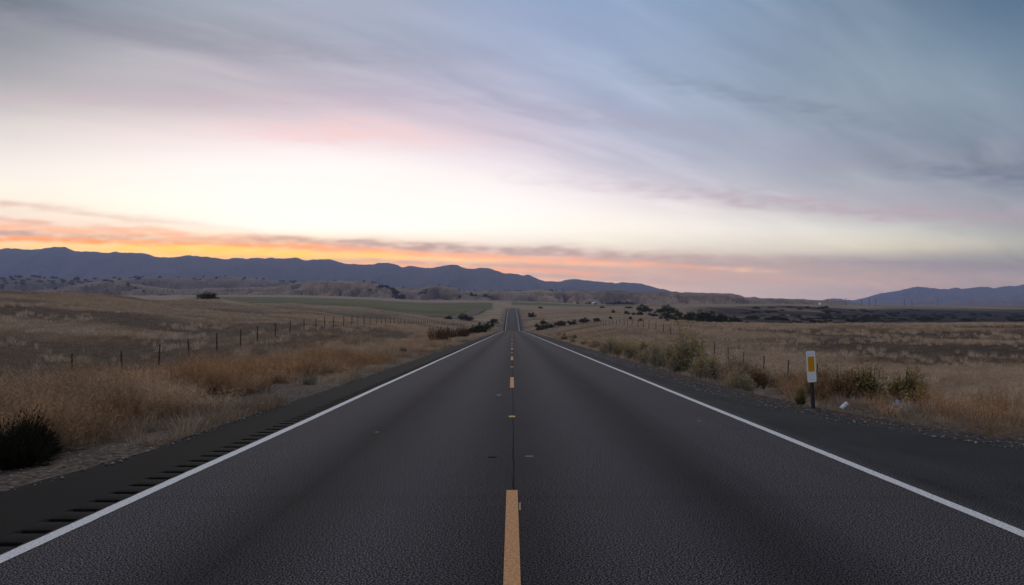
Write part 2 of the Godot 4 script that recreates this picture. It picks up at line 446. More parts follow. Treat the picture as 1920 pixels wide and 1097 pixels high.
func gully(x: float, d: float) -> float:  # bare dark slopes between the grassy spurs
	var u := x / d
	if u > -0.12 or u < -0.56 or d > 360.0:
		return 0.0
	var g1 := exp(-pow((d - 178.0) / 26.0, 2.0)) * smoothstep(-0.56, -0.48, u) * smoothstep(-0.32, -0.38, u)
	var g2 := exp(-pow((d - along([[-0.37, 262], [-0.32, 268], [-0.25, 272], [-0.203, 282], [-0.15, 300]], u)) / 30.0, 2.0)) * smoothstep(-0.37, -0.33, u) * smoothstep(-0.13, -0.19, u)
	return clampf(maxf(g1, g2), 0.0, 1.0)

func ground_color(x: float, d: float) -> Color:
	var edge := -paved_left(d) if x < 0.0 else paved_right(d)
	var off := absf(x) - edge
	var c := (SOIL * 0.65).lerp(STRAW, 0.08 + 0.72 * dryness_and_shade(x, d))
	var u := x / maxf(d, 1.0)
	if d > 140.0:
		c = c.lerp(SOIL.lerp(STRAW, 0.3 + 0.6 * clampf(0.65 + patchy.get_noise_2d(x * 0.35, d * 0.9) * 1.2, 0.0, 1.0)), smoothstep(140.0, 190.0, d))
		if x < 0.0:
			# dark gullies between the spurs
			c = c.lerp(Color(0.085, 0.06, 0.048), gully(x, d) * 0.9)
			var crop_from := along([[-0.7, 420], [-0.45, 400], [-0.32, 460], [-0.203, 440], [-0.125, 400], [-0.03, 400]], u)
			var crop := smoothstep(crop_from, crop_from + 25.0, d) * smoothstep(1190.0, 1130.0, d) * smoothstep(-0.50, -0.44, u) * smoothstep(-0.026, -0.031, u if d > 650.0 else (x + 26.0) * 0.0002 - 0.0285)
			var green := Color(0.088, 0.096, 0.030).lerp(Color(0.052, 0.070, 0.028), smoothstep(560.0, 430.0, d))
			green = green.lerp(Color(0.20, 0.17, 0.08), clampf(patchy.get_noise_2d(x * 0.1, d * 0.3) + 0.25, 0.0, 0.6))
			c = c.lerp(green, crop)
			# a ploughed strip beside the road
			if d > 400.0 and d < 660.0 and x > -48.0 and x < -20.0:
				var bend := -33.0 - 8.0 * smoothstep(560.0, 400.0, d)
				var in_strip := smoothstep(8.0, 7.0, absf(x - bend))
				c = c.lerp(Color(0.155, 0.115, 0.10), in_strip)
				c = c.lerp(Color(0.035, 0.032, 0.028), smoothstep(1.6, 0.8, absf(absf(x - bend) - 8.0)))
		else:
			var shelf := smoothstep(620.0, 700.0, d) * smoothstep(0.33, 0.20, u)
			var brush := smoothstep(0.24, 0.31, u) * smoothstep(210.0, 280.0, d) * (1.0 - smoothstep(760.0, 800.0, d - maxf(0.0, u - 0.32) * 1100.0))
			var open := clampf(patchy.get_noise_2d(x * 0.18, d * 0.55 + 300.0) * 2.2 - 0.15 - smoothstep(0.45, 0.6, u), 0.0, 1.0)
			c = c.lerp(Color(0.036, 0.029, 0.025), brush * (1.0 - 0.8 * open))
			c = c.lerp(Color(0.23, 0.17, 0.115), shelf * 0.25)
			if d > 1000.0 and u < 0.25:
				c = c.lerp(Color(0.12, 0.125, 0.05), smoothstep(1000.0, 1060.0, d) * smoothstep(1350.0, 1300.0, d) * smoothstep(0.25, 0.2, u))
	if off < 9.0 and d < 750.0:
		var stony := smoothstep(4.5, 1.0, off + patchy.get_noise_2d(x * 3.0, d * 3.0) * 3.0)
		var g := GRAVEL.lerp(Color(0.19, 0.15, 0.12), clampf(fine.get_noise_2d(x * 2.0, d * 2.0) + 0.4, 0.0, 1.0))
		c = c.lerp(g, stony * 0.85)
		if x > 0.0:  # reddish grit along the edge of the asphalt
			c = c.lerp(Color(0.095, 0.070, 0.060), smoothstep(0.75, 0.45, off + patchy.get_noise_2d(x * 4.0, d * 2.0) * 0.25))
	return c

func axis(list: Array) -> PackedFloat32Array:  # [[end, step] ...] from the first end on
	var out := PackedFloat32Array()
	var at: float = list[0][0]
	for k in range(1, list.size()):
		var n := maxi(1, int(ceil((list[k][0] - at) / list[k][1])))
		for j in n:
			out.append(at + (list[k][0] - at) * j / n)
		at = list[k][0]
	out.append(at)
	return out

func grain(size: int, s: int, f: float, low: float, high: float, octaves: int, gain := 1.0) -> ImageTexture:  # tileable grey grain between LOW and HIGH
	var n := noise(s, f, octaves)
	var im := n.get_seamless_image(size, size)
	im.convert(Image.FORMAT_L8)
	var data := im.get_data()
	var table := PackedByteArray()
	for k in 256:
		var t := clampf((k / 255.0 - 0.5) * gain + 0.5, 0.0, 1.0)
		table.append(int(255.0 * lerpf(low, high, t)))
	for k in data.size():
		data[k] = table[data[k]]
	var out := Image.create_from_data(size, size, false, Image.FORMAT_L8, data)
	out.generate_mipmaps()
	return ImageTexture.create_from_image(out)

func ground_material(tex: Texture2D, bumps: Texture2D, tile: float, relief: float) -> StandardMaterial3D:
	var m := mat(Color.WHITE, 0.95, true)
	m.albedo_texture = tex
	m.uv1_triplanar = true
	m.uv1_world_triplanar = true
	m.uv1_scale = Vector3.ONE / tile
	if relief > 0.0:
		m.heightmap_enabled = true
		m.heightmap_texture = bumps
		m.heightmap_scale = relief
	return m

# ------------------------------------------------------------------ plants
func grass_tuft(s: int, blades: int, tall: float, spread: float, wide: float, lean: float) -> ArrayMesh:
	var r := RandomNumberGenerator.new()
	r.seed = s
	var b := Bag.new()
	for k in blades:
		var a := r.randf() * TAU
		var out := Vector3(cos(a), 0, sin(a))
		var root := out * spread * sqrt(r.randf()) - Vector3(0, 0.03, 0)
		var face := r.randf() * TAU
		var side := Vector3(cos(face), 0, sin(face)) * wide * r.randf_range(0.6, 1.2)
		var h := tall * r.randf_range(0.45, 1.0)
		var bend := (out * r.randf_range(0.1, 1.0) + Vector3(r.randf_range(-0.5, 0.5), 0, r.randf_range(-0.5, 0.5))) * lean * h
		var mid := root + Vector3(0, h * 0.6, 0) + bend * 0.35
		var tip := root + Vector3(0, h * r.randf_range(0.85, 1.0), 0) + bend
		var t := r.randf_range(0.7, 1.15)
		var k2 := Color(t, t, t)
		b.quad(root - side, root + side, mid + side * 0.7, mid - side * 0.7, k2)
		b.tri(mid - side * 0.7, mid + side * 0.7, tip, k2)
	return b.mesh()

func weed_tuft(s: int, stems: int, tall: float, spread: float) -> ArrayMesh:  # dry annual weeds: wiry stems with a fuzz of side twigs
	var r := RandomNumberGenerator.new()
	r.seed = s
	var b := Bag.new()
	for k in stems:
		var a := r.randf() * TAU
		var out := Vector3(cos(a), 0, sin(a))
		var root := out * spread * 0.5 * sqrt(r.randf()) - Vector3(0, 0.03, 0)
		var h := tall * r.randf_range(0.55, 1.0)
		var tip := root + Vector3(0, h, 0) + out * spread * r.randf_range(0.1, 0.9) + Vector3(r.randf_range(-0.1, 0.1), 0, r.randf_range(-0.1, 0.1))
		var side := Vector3(-out.z, 0, out.x).rotated(Vector3.UP, r.randf() * TAU) * 0.004
		var t := r.randf_range(0.7, 1.1)
		var c := Color(t, t, t)
		b.tri(root - side, root + side, tip, c)
		for j in 14:
			var f := r.randf_range(0.3, 1.0)
			var from := root.lerp(tip, f)
			var dir := Vector3(r.randf_range(-1, 1), r.randf_range(0.1, 1.1), r.randf_range(-1, 1)).normalized() * r.randf_range(0.05, 0.16)
			var sd := Vector3(r.randf_range(-1, 1), r.randf_range(-0.4, 0.4), r.randf_range(-1, 1)).normalized() * 0.003
			var t2 := t * r.randf_range(0.85, 1.2)
			b.tri(from - sd, from + sd, from + dir, Color(t2, t2, t2))
	return b.mesh()

func shrub(s: int, stems: int, leaf: Color, bloom: Color, bloom_share: float, leaf_size: float, wood: Color, openness := 0.5) -> Array:
	# a dome one metre wide and one metre high: [stems mesh, leaves mesh, flower heads mesh or null]
	var r := RandomNumberGenerator.new()
	r.seed = s
	var b := Bag.new()
	var lv := Bag.new()
	var fl := Bag.new()
	var lobes := []
	for k in 12:
		var a := r.randf() * TAU
		lobes.append([Vector3(cos(a), r.randf_range(0.2, 1.2), sin(a)).normalized(), r.randf_range(-0.45, 0.4)])
	var mounds := [[Vector3.ZERO, 0.72, 1.0]]
	for k in 5:
		var a := r.randf() * TAU
		mounds.append([Vector3(cos(a), 0, sin(a)) * r.randf_range(0.16, 0.34), r.randf_range(0.30, 0.55), r.randf_range(0.45, 0.95)])
	for k in stems:
		var a := r.randf() * TAU
		var el := asin(pow(r.randf(), 0.75))
		var mound: Array = mounds[r.randi() % mounds.size()]
		var dir := Vector3(cos(a) * cos(el), sin(el), sin(a) * cos(el))
		var reach := r.randf_range(0.58, 1.04)
		for l in lobes:
			reach += l[1] * maxf(0.0, dir.dot(l[0]) - 0.55)
		var broad: float = mound[1]
		var high: float = mound[2]
		var tip: Vector3 = Vector3(dir.x * 0.5 * broad, (0.08 + dir.y * 0.92) * high, dir.z * 0.5 * broad) * reach + mound[0]
		var root: Vector3 = Vector3(dir.x, 0, dir.z) * 0.08 * r.randf() - Vector3(0, 0.05, 0) + mound[0] * 0.6
		var knee := root.lerp(tip, 0.5) + Vector3(dir.x, 0.5, dir.z) * 0.05
		var side := Vector3(-dir.z, 0.2, dir.x).normalized() * 0.006
		var t := r.randf_range(0.75, 1.2)
		var wd := wood * t
		b.quad(root - side, root + side, knee + side * 0.7, knee - side * 0.7, wd)
		b.tri(knee - side * 0.7, knee + side * 0.7, tip, wd)
		for j in int(15 * (1.2 - openness)):
			var f := r.randf_range(0.25, 1.0)
			var from := (root.lerp(knee, f * 2.0) if f < 0.5 else knee.lerp(tip, f * 2.0 - 1.0))
			var out := (dir + Vector3(r.randf_range(-1, 1), r.randf_range(0.0, 1.5), r.randf_range(-1, 1)) * 0.7).normalized() * leaf_size * r.randf_range(0.6, 1.5)
			var sd := out.cross(Vector3(r.randf_range(-1, 1), r.randf_range(-1, 1), r.randf_range(-1, 1))).normalized() * leaf_size * 0.07
			var u := r.randf_range(0.7, 1.3)
			lv.tri(from - sd, from + sd, from + out, leaf * u)
		if bloom_share > 0.0 and dir.y > 0.35 and r.randf() < bloom_share:
			for j in 7:
				var o := tip + Vector3(r.randf_range(-1, 1), r.randf_range(-0.5, 0.8), r.randf_range(-1, 1)) * 0.035
				var e := Vector3(r.randf_range(-1, 1), r.randf_range(-0.2, 1), r.randf_range(-1, 1)).normalized() * 0.030
				var sd := e.cross(Vector3(r.randf_range(-1, 1), r.randf_range(-1, 1), r.randf_range(-1, 1))).normalized() * 0.012
				fl.tri(o - sd, o + sd, o + e, bloom * r.randf_range(0.7, 1.25))
	return [b.mesh(), lv.mesh(), fl.mesh() if fl.v.size() > 0 else null]

func oak(s: int, leaves: int, leaf_size: float, leaf: Color) -> Array:
	# a spreading crown two metres wide and one metre high over a short trunk: [trunk mesh, crown mesh]
	var r := RandomNumberGenerator.new()
	r.seed = s
	var wood := Bag.new()
	var crown := Bag.new()
	var bark := Color(0.06, 0.048, 0.04)
	var fork := Vector3(r.randf_range(-0.05, 0.05), 0.24, r.randf_range(-0.05, 0.05))
	wood.tube(Vector3(0, -0.12, 0), fork, 0.05, 0.04, 8, bark)
	var clumps := []
	var n := 26
	for k in n:
		var a := TAU * k / n * 2.618 + r.randf_range(-0.4, 0.4)
		var rad := sqrt(r.randf()) * 0.80
		var top := 0.80 * sqrt(maxf(0.05, 1.0 - rad * rad)) * r.randf_range(0.75, 1.12)
		var y := maxf(0.08, top * r.randf_range(0.12, 1.0))
		var at := Vector3(cos(a) * rad, y, sin(a) * rad)
		clumps.append([at, r.randf_range(0.15, 0.28)])
		if k % 2 == 0:
			var elbow := fork.lerp(at, 0.55) + Vector3(0, 0.05, 0)
			wood.tube(fork, elbow, 0.034, 0.02, 5, bark)
			wood.tube(elbow, at, 0.02, 0.006, 4, bark)
	for k in leaves:
		var cl: Array = clumps[r.randi() % n]
		var rad: float = cl[1]
		var dir := Vector3(r.randf_range(-1, 1), r.randf_range(-1, 1), r.randf_range(-1, 1))
		if dir.length() > 1.0:
			dir = dir.normalized() * r.randf_range(0.6, 1.0)
		var at: Vector3 = cl[0] + Vector3(dir.x * 1.15, dir.y * 0.75, dir.z * 1.15) * rad
		var e := Vector3(r.randf_range(-1, 1), r.randf_range(-0.6, 0.9), r.randf_range(-1, 1)).normalized() * leaf_size * r.randf_range(0.6, 1.4)
		var sd := e.cross(Vector3(r.randf_range(-1, 1), r.randf_range(-1, 1), r.randf_range(-1, 1))).normalized() * leaf_size * 0.32
		var t := r.randf_range(0.65, 1.3)
		crown.quad(at, at + e * 0.5 + sd, at + e, at + e * 0.5 - sd, leaf * t)
	return [wood.mesh(), crown.mesh()]

func scatter(called: String, label: String, category: String, mesh: Mesh, m: Material, places: Array) -> void:
	# places: [Vector3, turn, scale, height scale, Color]
	var mm := MultiMesh.new()
	mm.transform_format = MultiMesh.TRANSFORM_3D
	mm.use_colors = true
	mm.mesh = mesh
	mm.instance_count = places.size()
	var buf := PackedFloat32Array()
	buf.resize(places.size() * 16)
	var k := 0
	for p in places:
		var at: Vector3 = p[0]
		var c := cos(p[1]) * p[2] as float
		var s := sin(p[1]) * p[2] as float
		var col: Color = p[4]
		buf[k] = c; buf[k + 1] = 0.0; buf[k + 2] = s; buf[k + 3] = at.x
		buf[k + 4] = 0.0; buf[k + 5] = p[3]; buf[k + 6] = 0.0; buf[k + 7] = at.y
		buf[k + 8] = -s; buf[k + 9] = 0.0; buf[k + 10] = c; buf[k + 11] = at.z
		buf[k + 12] = col.r; buf[k + 13] = col.g; buf[k + 14] = col.b; buf[k + 15] = 1.0
		k += 16
	mm.buffer = buf
	var o := MultiMeshInstance3D.new()
	o.name = numbered(called)
	o.multimesh = mm
	o.material_override = m
	add_child(o)
	tag(o, label, category)
	o.set_meta("kind", "stuff")

# ------------------------------------------------------------------ hills
func hill_range(called: String, crest: Array, foot_d: float, peak_d: float, foot_h: float, columns: int, rows: int, folds: float, relief: float, s: int, tint: Color, tint2: Color, m: Material) -> MeshInstance3D:
	# crest: [tangent of the bearing, tangent of the height] along the skyline
	var rid := noise(s, 1.0, 4)
	var pts := PackedVector3Array()
	var cols := PackedColorArray()
	var u0: float = crest[0][0]
	var u1: float = crest[-1][0]
	for k in rows:
		var t := 1.35 * k / (rows - 1)
		for j in columns:
			var u := lerpf(u0, u1, j / float(columns - 1))
			var p := hill_point(crest, foot_d, peak_d, foot_h, folds, relief, rid, u, t)
			pts.append(p)
			var n := rid.get_noise_2d(p.x * 0.012, p.z * 0.012) * 0.9 + rid.get_noise_2d(p.x * 0.0025 + 50.0, p.z * 0.0025) * 0.8
			cols.append(tint.lerp(tint2, clampf(0.5 + n, 0.0, 1.0)))
	return structure(called, grid_mesh(columns, rows, pts, cols), m)

func hill_point(crest: Array, foot_d: float, peak_d: float, foot_h: float, folds: float, relief: float, rid: FastNoiseLite, u: float, t: float) -> Vector3:
	var d := lerpf(foot_d, peak_d, t)
	var top := EYE + (smooth_along(crest, u) + rid.get_noise_2d(u * 70.0, 5.0) * 0.0011) * peak_d
	if foot_d < 1500.0:
		foot_h = minf(land_h(u * foot_d, foot_d), top - 4.0)
	var x := u * d
	var wind := rid.get_noise_2d(x * 1.4 / folds, t * 0.8) * 0.9
	# spurs and ravines that run down from the crest
	var spur := 1.0 - absf(rid.get_noise_2d(x * 2.2 / folds + wind + 9.0, t * 0.35)) * 2.4
	var body := smoothstep(0.0, 1.0, t) if t <= 1.0 else 1.0 - smoothstep(1.0, 1.7, t)
	var cut := (spur - 0.6) * relief * (1.0 - body) * sin(PI * clampf(t, 0.0, 1.0)) * smoothstep(0.0, 0.15, t)
	var h := maxf(top - foot_h, 0.0) * (body + cut) + rid.get_noise_2d(x * 6.0 / folds, d * 6.0 / folds) * maxf(top - foot_h, 0.0) * 0.07 * relief * (1.0 - body) * sin(PI * clampf(t, 0.0, 1.0))
	return Vector3(x, foot_h - 3.0 + h + 3.0 * body, -d)

# ------------------------------------------------------------------ road
func road_strip(xs: PackedFloat32Array, ds: PackedFloat32Array, lift: float, tone: Callable) -> ArrayMesh:
	var pts := PackedVector3Array()
	var cols := PackedColorArray()
	for d in ds:
		var h := road_h(d) + lift
		for x in xs:
			pts.append(Vector3(x, h, -d))
			cols.append(tone.call(x, d))
	return grid_mesh(xs.size(), ds.size(), pts, cols)

var streak := noise(41, 1.0, 4)
func asphalt_tone(x: float, d: float) -> Color:
	# tyre-worn pale wheel paths, oil-darkened lane centres and centre joint
	var n := streak.get_noise_2d(x * 2.0, d * 0.03) * 0.35 + streak.get_noise_2d(x * 0.7 + 30.0, d * 0.3) * 0.25
	var oil := exp(-pow((absf(x) - 1.9) / 0.50, 2.0)) * 0.85 + exp(-pow(x / 0.55, 2.0)) * 0.75
	var t := clampf(1.0 - oil * (0.75 + n) + n * 0.35, 0.0, 1.25)
	var c := Color(0.017, 0.015, 0.018).lerp(Color(0.125, 0.113, 0.125), t)
	if x > 3.95:
		var old := smoothstep(3.95, 4.1, x)
		var worn := streak.get_noise_2d(x * 1.3 + 500.0, d * 0.5) * 0.5 + streak.get_noise_2d(x * 6.0, d * 4.0) * 0.25
		c = c.lerp(Color(0.050, 0.052, 0.057) * (1.0 + n * 0.6 + worn), old)
	if x < -3.5:
		c = Color(0.011, 0.0095, 0.0095) * (1.0 + n * 0.5)
	return c

func build_road(asphalt: Material, white: Material, yellow: Material, dark: Material) -> void:
	var ds := axis([[-14.0, 0], [30.0, 0.5], [120.0, 1.5], [400.0, 4.0], [745.0, 6.0]])
	var xs := PackedFloat32Array()
	var k := -3.5
	while k < 4.95:
		xs.append(k)
		k += 0.13
	var lanes := xs.size()
	# the right edge of the paving, ragged, with its broken side face
	var pts := PackedVector3Array()
	var cols := PackedColorArray()
	for d in ds:
		var h := road_h(d)
		for x in xs:
			pts.append(Vector3(x, h, -d))
			cols.append(asphalt_tone(x, d))
		var e := paved_right(d) + streak.get_noise_2d(d * 1.3, 3.0) * 0.07
		for f in [0.25, 0.5, 0.75, 1.0]:
			var x := lerpf(4.95, e, f)
			pts.append(Vector3(x, h - 0.012 * f, -d))
			cols.append(asphalt_tone(x, d))
		pts.append(Vector3(e + 0.02, h - 0.11, -d))
		cols.append(asphalt_tone(e, d))
	var road := structure("road", grid_mesh(lanes + 5, ds.size(), pts, cols), asphalt)
	# left shoulder
	pts = PackedVector3Array()
	cols = PackedColorArray()
	for d in ds:
		var h := road_h(d)
		var e := paved_left(d) + streak.get_noise_2d(d * 1.1, 80.0) * 0.09
		pts.append(Vector3(e - 0.02, h - 0.12, -d))
		cols.append(asphalt_tone(e, d))
		for f in [0.0, 0.25, 0.5, 0.75, 1.0]:
			var x := lerpf(e, -3.8, f)
			pts.append(Vector3(x, h - 0.01 * (1.0 - f), -d))
			cols.append(asphalt_tone(x, d))
	part("shoulder", grid_mesh(6, ds.size(), pts, cols), asphalt, road)
	# milled rumble strip between the edge line and the shoulder: a groove every 305 mm
	var rs := PackedFloat32Array()
	var deep := PackedFloat32Array()
	var at := 2.0
	while at < 110.0:
		for q in [[0.0, 0.0], [0.10, 0.0], [0.106, 0.014], [0.13, 0.024], [0.165, 0.024], [0.19, 0.014], [0.196, 0.0]]:
			rs.append(at + q[0])
			deep.append(q[1])
		at += 0.305
	for d in ds:
		if d > 111.0:
			rs.append(d)
			deep.append(0.0)
	pts = PackedVector3Array()
	cols = PackedColorArray()
	var rx := [-3.8, -3.765, -3.745, -3.54, -3.52, -3.5]
	for j in rs.size():
		var h := road_h(rs[j])
		for q in 6:
			var g := deep[j] if q > 1 and q < 4 else 0.0
			pts.append(Vector3(rx[q], h - g, -rs[j]))
			cols.append(asphalt_tone(rx[q], rs[j]))
	part("rumble_strip", grid_mesh(6, rs.size(), pts, cols), asphalt, road)
	# painted markings, 4 mm over the asphalt
	var plain := func(_x: float, _d: float) -> Color: return Color.WHITE
	for line in [-3.43, 3.85]:
		pts = PackedVector3Array()
		cols = PackedColorArray()
		for d in axis([[-14.0, 0], [30.0, 0.15], [120.0, 0.8], [400.0, 4.0], [745.0, 6.0]]):
			for q in [-1.0, 1.0]:
				pts.append(Vector3(line + q * 0.06 + streak.get_noise_2d(d * 4.0, line * 9.0 + q) * 0.008 + streak.get_noise_2d(d * 0.1, line) * 0.02, road_h(d) + 0.004, -d))
				cols.append(Color.WHITE)
		part("edge_line", grid_mesh(2, pts.size() / 2, pts, cols), white, road)
	for j in 48:
		var far := 6.53 + 14.63 * j
		if far > 700.0:
			break
		part("lane_dash", road_strip(PackedFloat32Array([-0.053, 0.053]), axis([[far - 3.66, 0], [far - 0.02, 0.9]]), 0.004, plain), yellow, road)
	# dark filler in the joint between the two lanes
	var crack := func(x: float, d: float) -> Color: return Color.WHITE
	var js := axis([[2.0, 0], [30.0, 0.3], [120.0, 1.0], [285.0, 4.0]])
	pts = PackedVector3Array()
	cols = PackedColorArray()
	for d in js:
		var mid := 0.02 + streak.get_noise_2d(d * 0.9, 200.0) * 0.02
		var hw := 0.007 + 0.006 * absf(streak.get_noise_2d(d * 3.0, 300.0))
		for q in [-hw, hw]:
			pts.append(Vector3(mid + q, road_h(d) + 0.002, -d))
			cols.append(crack.call(0.0, d))
	part("joint_seal", grid_mesh(2, js.size(), pts, cols), dark, road)
	# scars where old markers were torn off: thin pads of glue and filler
	for q in [[-0.235, 8.17, 0.10, 0.075, true], [0.21, 8.22, 0.10, 0.06, false], [-0.30, 15.6, 0.10, 0.20, false], [3.1, 11.3, 0.05, 0.06, false], [-2.0, 10.1, 0.05, 0.06, false]]:
		var b := Bag.new()
		b.box(Vector3(-q[2] / 2.0, -0.01, -q[3] / 2.0), Vector3(q[2] / 2.0, 0.005, q[3] / 2.0), Color(0.012, 0.012, 0.012) if q[4] else Color(0.15, 0.135, 0.13))
		part("marker_scar", b.mesh(), tinted, road, Vector3(q[0], road_h(q[1]), -q[1]))

var tinted: StandardMaterial3D

func _ready() -> void:
	rng.seed = 5
	# ---------------- camera
	var cam := Camera3D.new()
	cam.name = "camera"
	add_child(cam)
	cam.position = Vector3(0, EYE, 0)
	cam.projection = Camera3D.PROJECTION_FRUSTUM
	cam.near = 0.1
	cam.far = 60000.0
	cam.size = 0.1 * TAN * 2.0
	cam.frustum_offset = Vector2(0.0, 0.1 * HORIZON)
	cam.current = true
	# ---------------- sky and haze
	var env := Environment.new()
	env.background_mode = Environment.BG_SKY
	env.sky = make_sky()
	env.background_energy_multiplier = 1.0
	env.tonemap_mode = Environment.TONE_MAPPER_LINEAR
	env.tonemap_exposure = 1.0
	env.fog_enabled = true
	env.fog_density = HAZE
	env.fog_light_color = Color(0.74, 0.80, 1.0)
	env.sdfgi_enabled = true
	env.ssao_enabled = true
	env.ssil_enabled = true
	var we := WorldEnvironment.new()
	we.name = "dusk_environment"
	we.environment = env
	add_child(we)
	# ---------------- the last warm light from where the sun went down
	var sun := DirectionalLight3D.new()
	sun.name = "afterglow"
	sun.light_color = Color(1.0, 0.96, 0.93)
	sun.light_energy = 0.32
	sun.light_angular_distance = 50.0
	sun.shadow_enabled = true
	add_child(sun)
	sun.look_at_from_position(Vector3.ZERO, -Vector3(-0.32, 0.62, -1.0), Vector3.UP)

	# ---------------- materials
	tinted = mat(Color.WHITE, 0.9, true)
	var soil_tex := grain(1024, 3, 0.02, 0.55, 1.0, 6, 1.6)
	var soil_bump := grain(1024, 4, 0.06, 0.0, 1.0, 6, 1.4)
	var ground_mat := ground_material(soil_tex, soil_bump, 3.0, 1.4)
	var asphalt_tex := grain(2048, 5, 0.12, 0.10, 1.0, 4, 4.2)
	var asphalt_bump := grain(1024, 6, 0.20, 0.0, 1.0, 3, 1.6)
	var asphalt := ground_material(asphalt_tex, asphalt_bump, 4.3, 0.0)
	asphalt.roughness = 0.85
	asphalt.metallic_specular = 0.10
	asphalt.rim_enabled = true
	asphalt.rim = 0.06
	asphalt.rim_tint = 0.3
	var paint_tex := grain(512, 7, 0.05, 0.82, 1.0, 5, 2.2)
	var white := ground_material(paint_tex, asphalt_bump, 0.8, 0.0)
	white.albedo_color = Color(0.80, 0.80, 0.80)
	white.roughness = 0.7
	var yellow := ground_material(paint_tex, asphalt_bump, 0.8, 0.0)
	yellow.albedo_color = Color(0.73, 0.545, 0.375)
	yellow.roughness = 0.7
	var tar := mat(Color(0.10, 0.10, 0.105), 0.95)
	var hill_mat := ground_material(grain(512, 8, 0.02, 0.7, 1.0, 5, 1.8), soil_bump, 60.0, 0.0)
	var grass_mat := mat(Color.WHITE, 0.8, true)
	var leaf_mat := mat(Color.WHITE, 0.75, true)

	# ---------------- ground, road, hills
	survey()
	var gx := axis([[-9500.0, 0], [-3000.0, 1500.0], [-600.0, 300.0], [-150.0, 18.0], [-40.0, 4.0], [-16.0, 1.0], [-8.0, 0.4], [-4.0, 0.16], [4.8, 2.2], [9.5, 0.2], [16.0, 0.5], [40.0, 1.2], [150.0, 4.0], [600.0, 18.0], [3000.0, 300.0], [9500.0, 1500.0]])
	var gd := axis([[-80.0, 0], [0.0, 4.0], [4.0, 1.0], [30.0, 0.3], [60.0, 0.6], [120.0, 1.5], [300.0, 4.0], [700.0, 8.0], [1500.0, 20.0], [3000.0, 150.0], [9600.0, 1500.0]])
	var pts := PackedVector3Array()
	var cols := PackedColorArray()
	for d in gd:
		for x in gx:
			pts.append(Vector3(x, ground_h(x, d), -d))
			cols.append(ground_color(x, d))
	structure("ground", grid_mesh(gx.size(), gd.size(), pts, cols), ground_mat)
	build_road(asphalt, white, yellow, tar)
	build_hills(hill_mat)
	build_fences()
	build_plants(leaf_mat, grass_mat)
	build_grass(grass_mat)
	build_small_things()

func skyline(list: Array) -> Array:
	var out := []
	for p in list:
		out.append([p[0] / 1280.0, p[1] / 1280.0])
	return out

# skylines: [bearing tangent * 1280, height tangent * 1280]
const NEAR_HILLS := [[-1500,20],[-1200,24],[-920,27],[-860,31],[-820,40],[-785,46],[-745,47.5],[-720,44],[-670,37],[-620,32],[-560,35],[-520,35],[-440,38],[-405,43],[-385,46.5],[-350,48.2],[-280,46.5],[-260,44.5],[-240,40],[-220,34],[-200,30],[-178,31.5],[-160,37.5],[-145,40.5],[-130,39],[-110,35],[-90,30],[-72,26],[-55,28.5],[-35,30],[0,29],[25,28.3],[40,31.5],[60,32],[80,30.5],[120,30],[170,31],[210,30],[240,27.5],[270,28],[320,27],[360,26],[405,24.5],[425,22.5],[436,18.2],[446,17.2],[456,18],[468,16.2],[480,16],[510,15],[540,14],[570,12.5],[610,11],[640,7],[680,2],[760,0]]
const OAK_HILLS := [[-1700,50],[-1260,55],[-960,53],[-910,56],[-860,52],[-810,51],[-760,53],[-700,54],[-660,55.5],[-600,54],[-550,56.5],[-520,56],[-480,52],[-430,48],[-390,45],[-340,42],[-260,37],[-160,34],[-60,30],[0,29.5],[40,28.5],[80,27],[140,19],[240,9],[320,0]]
const LONG_RIDGE := [[-1500,100],[-1260,112],[-1100,104],[-960,107],[-945,108.5],[-915,107],[-900,106.5],[-880,107.5],[-860,110.5],[-850,111.5],[-840,111],[-830,107.5],[-820,104],[-790,102.5],[-760,100.5],[-745,102],[-735,100.5],[-700,100],[-690,99],[-670,93.5],[-650,92],[-630,92],[-612,95.5],[-600,95],[-580,93],[-560,91.5],[-537,88.5],[-525,90],[-505,90],[-500,88.5],[-482,91.5],[-468,90],[-450,90.5],[-430,89],[-405,91],[-385,86],[-370,88],[-345,88],[-330,85],[-318,81],[-300,79.5],[-262,78.5],[-250,81],[-240,81.5],[-215,78.5],[-205,73.5],[-190,76],[-180,75],[-165,72],[-145,73],[-120,77.5],[-105,77.5],[-92,73],[-80,70],[-60,72],[-42,71],[-30,67],[-12,62.5],[0,62],[20,58.5],[32,59],[45,53],[55,49],[75,47.5],[88,47],[105,50.5],[122,51],[140,48.5],[170,46.5],[192,44],[205,45],[230,44],[250,40.5],[275,34],[295,29],[330,18],[380,4],[430,-6]]
const FAR_RIDGE := [[500,-4],[560,8],[600,14.5],[612,15],[630,12.5],[650,14],[680,22],[700,26],[720,29.5],[740,33],[755,36.5],[770,37],[790,34.5],[815,32.5],[830,35.5],[845,34],[870,36],[890,37],[905,35],[920,38],[945,38.5],[960,42],[1020,46],[1100,40],[1260,52],[1400,45]]
const FAR_SPUR := [[640,-3],[700,10],[760,18],[820,23],[860,26],[900,24],[960,30],[1060,34],[1200,28],[1500,36]]
const LOW_SPUR := [[700,-4],[790,4],[860,12],[920,17],[960,20],[1100,24],[1400,18],[1500,20]]

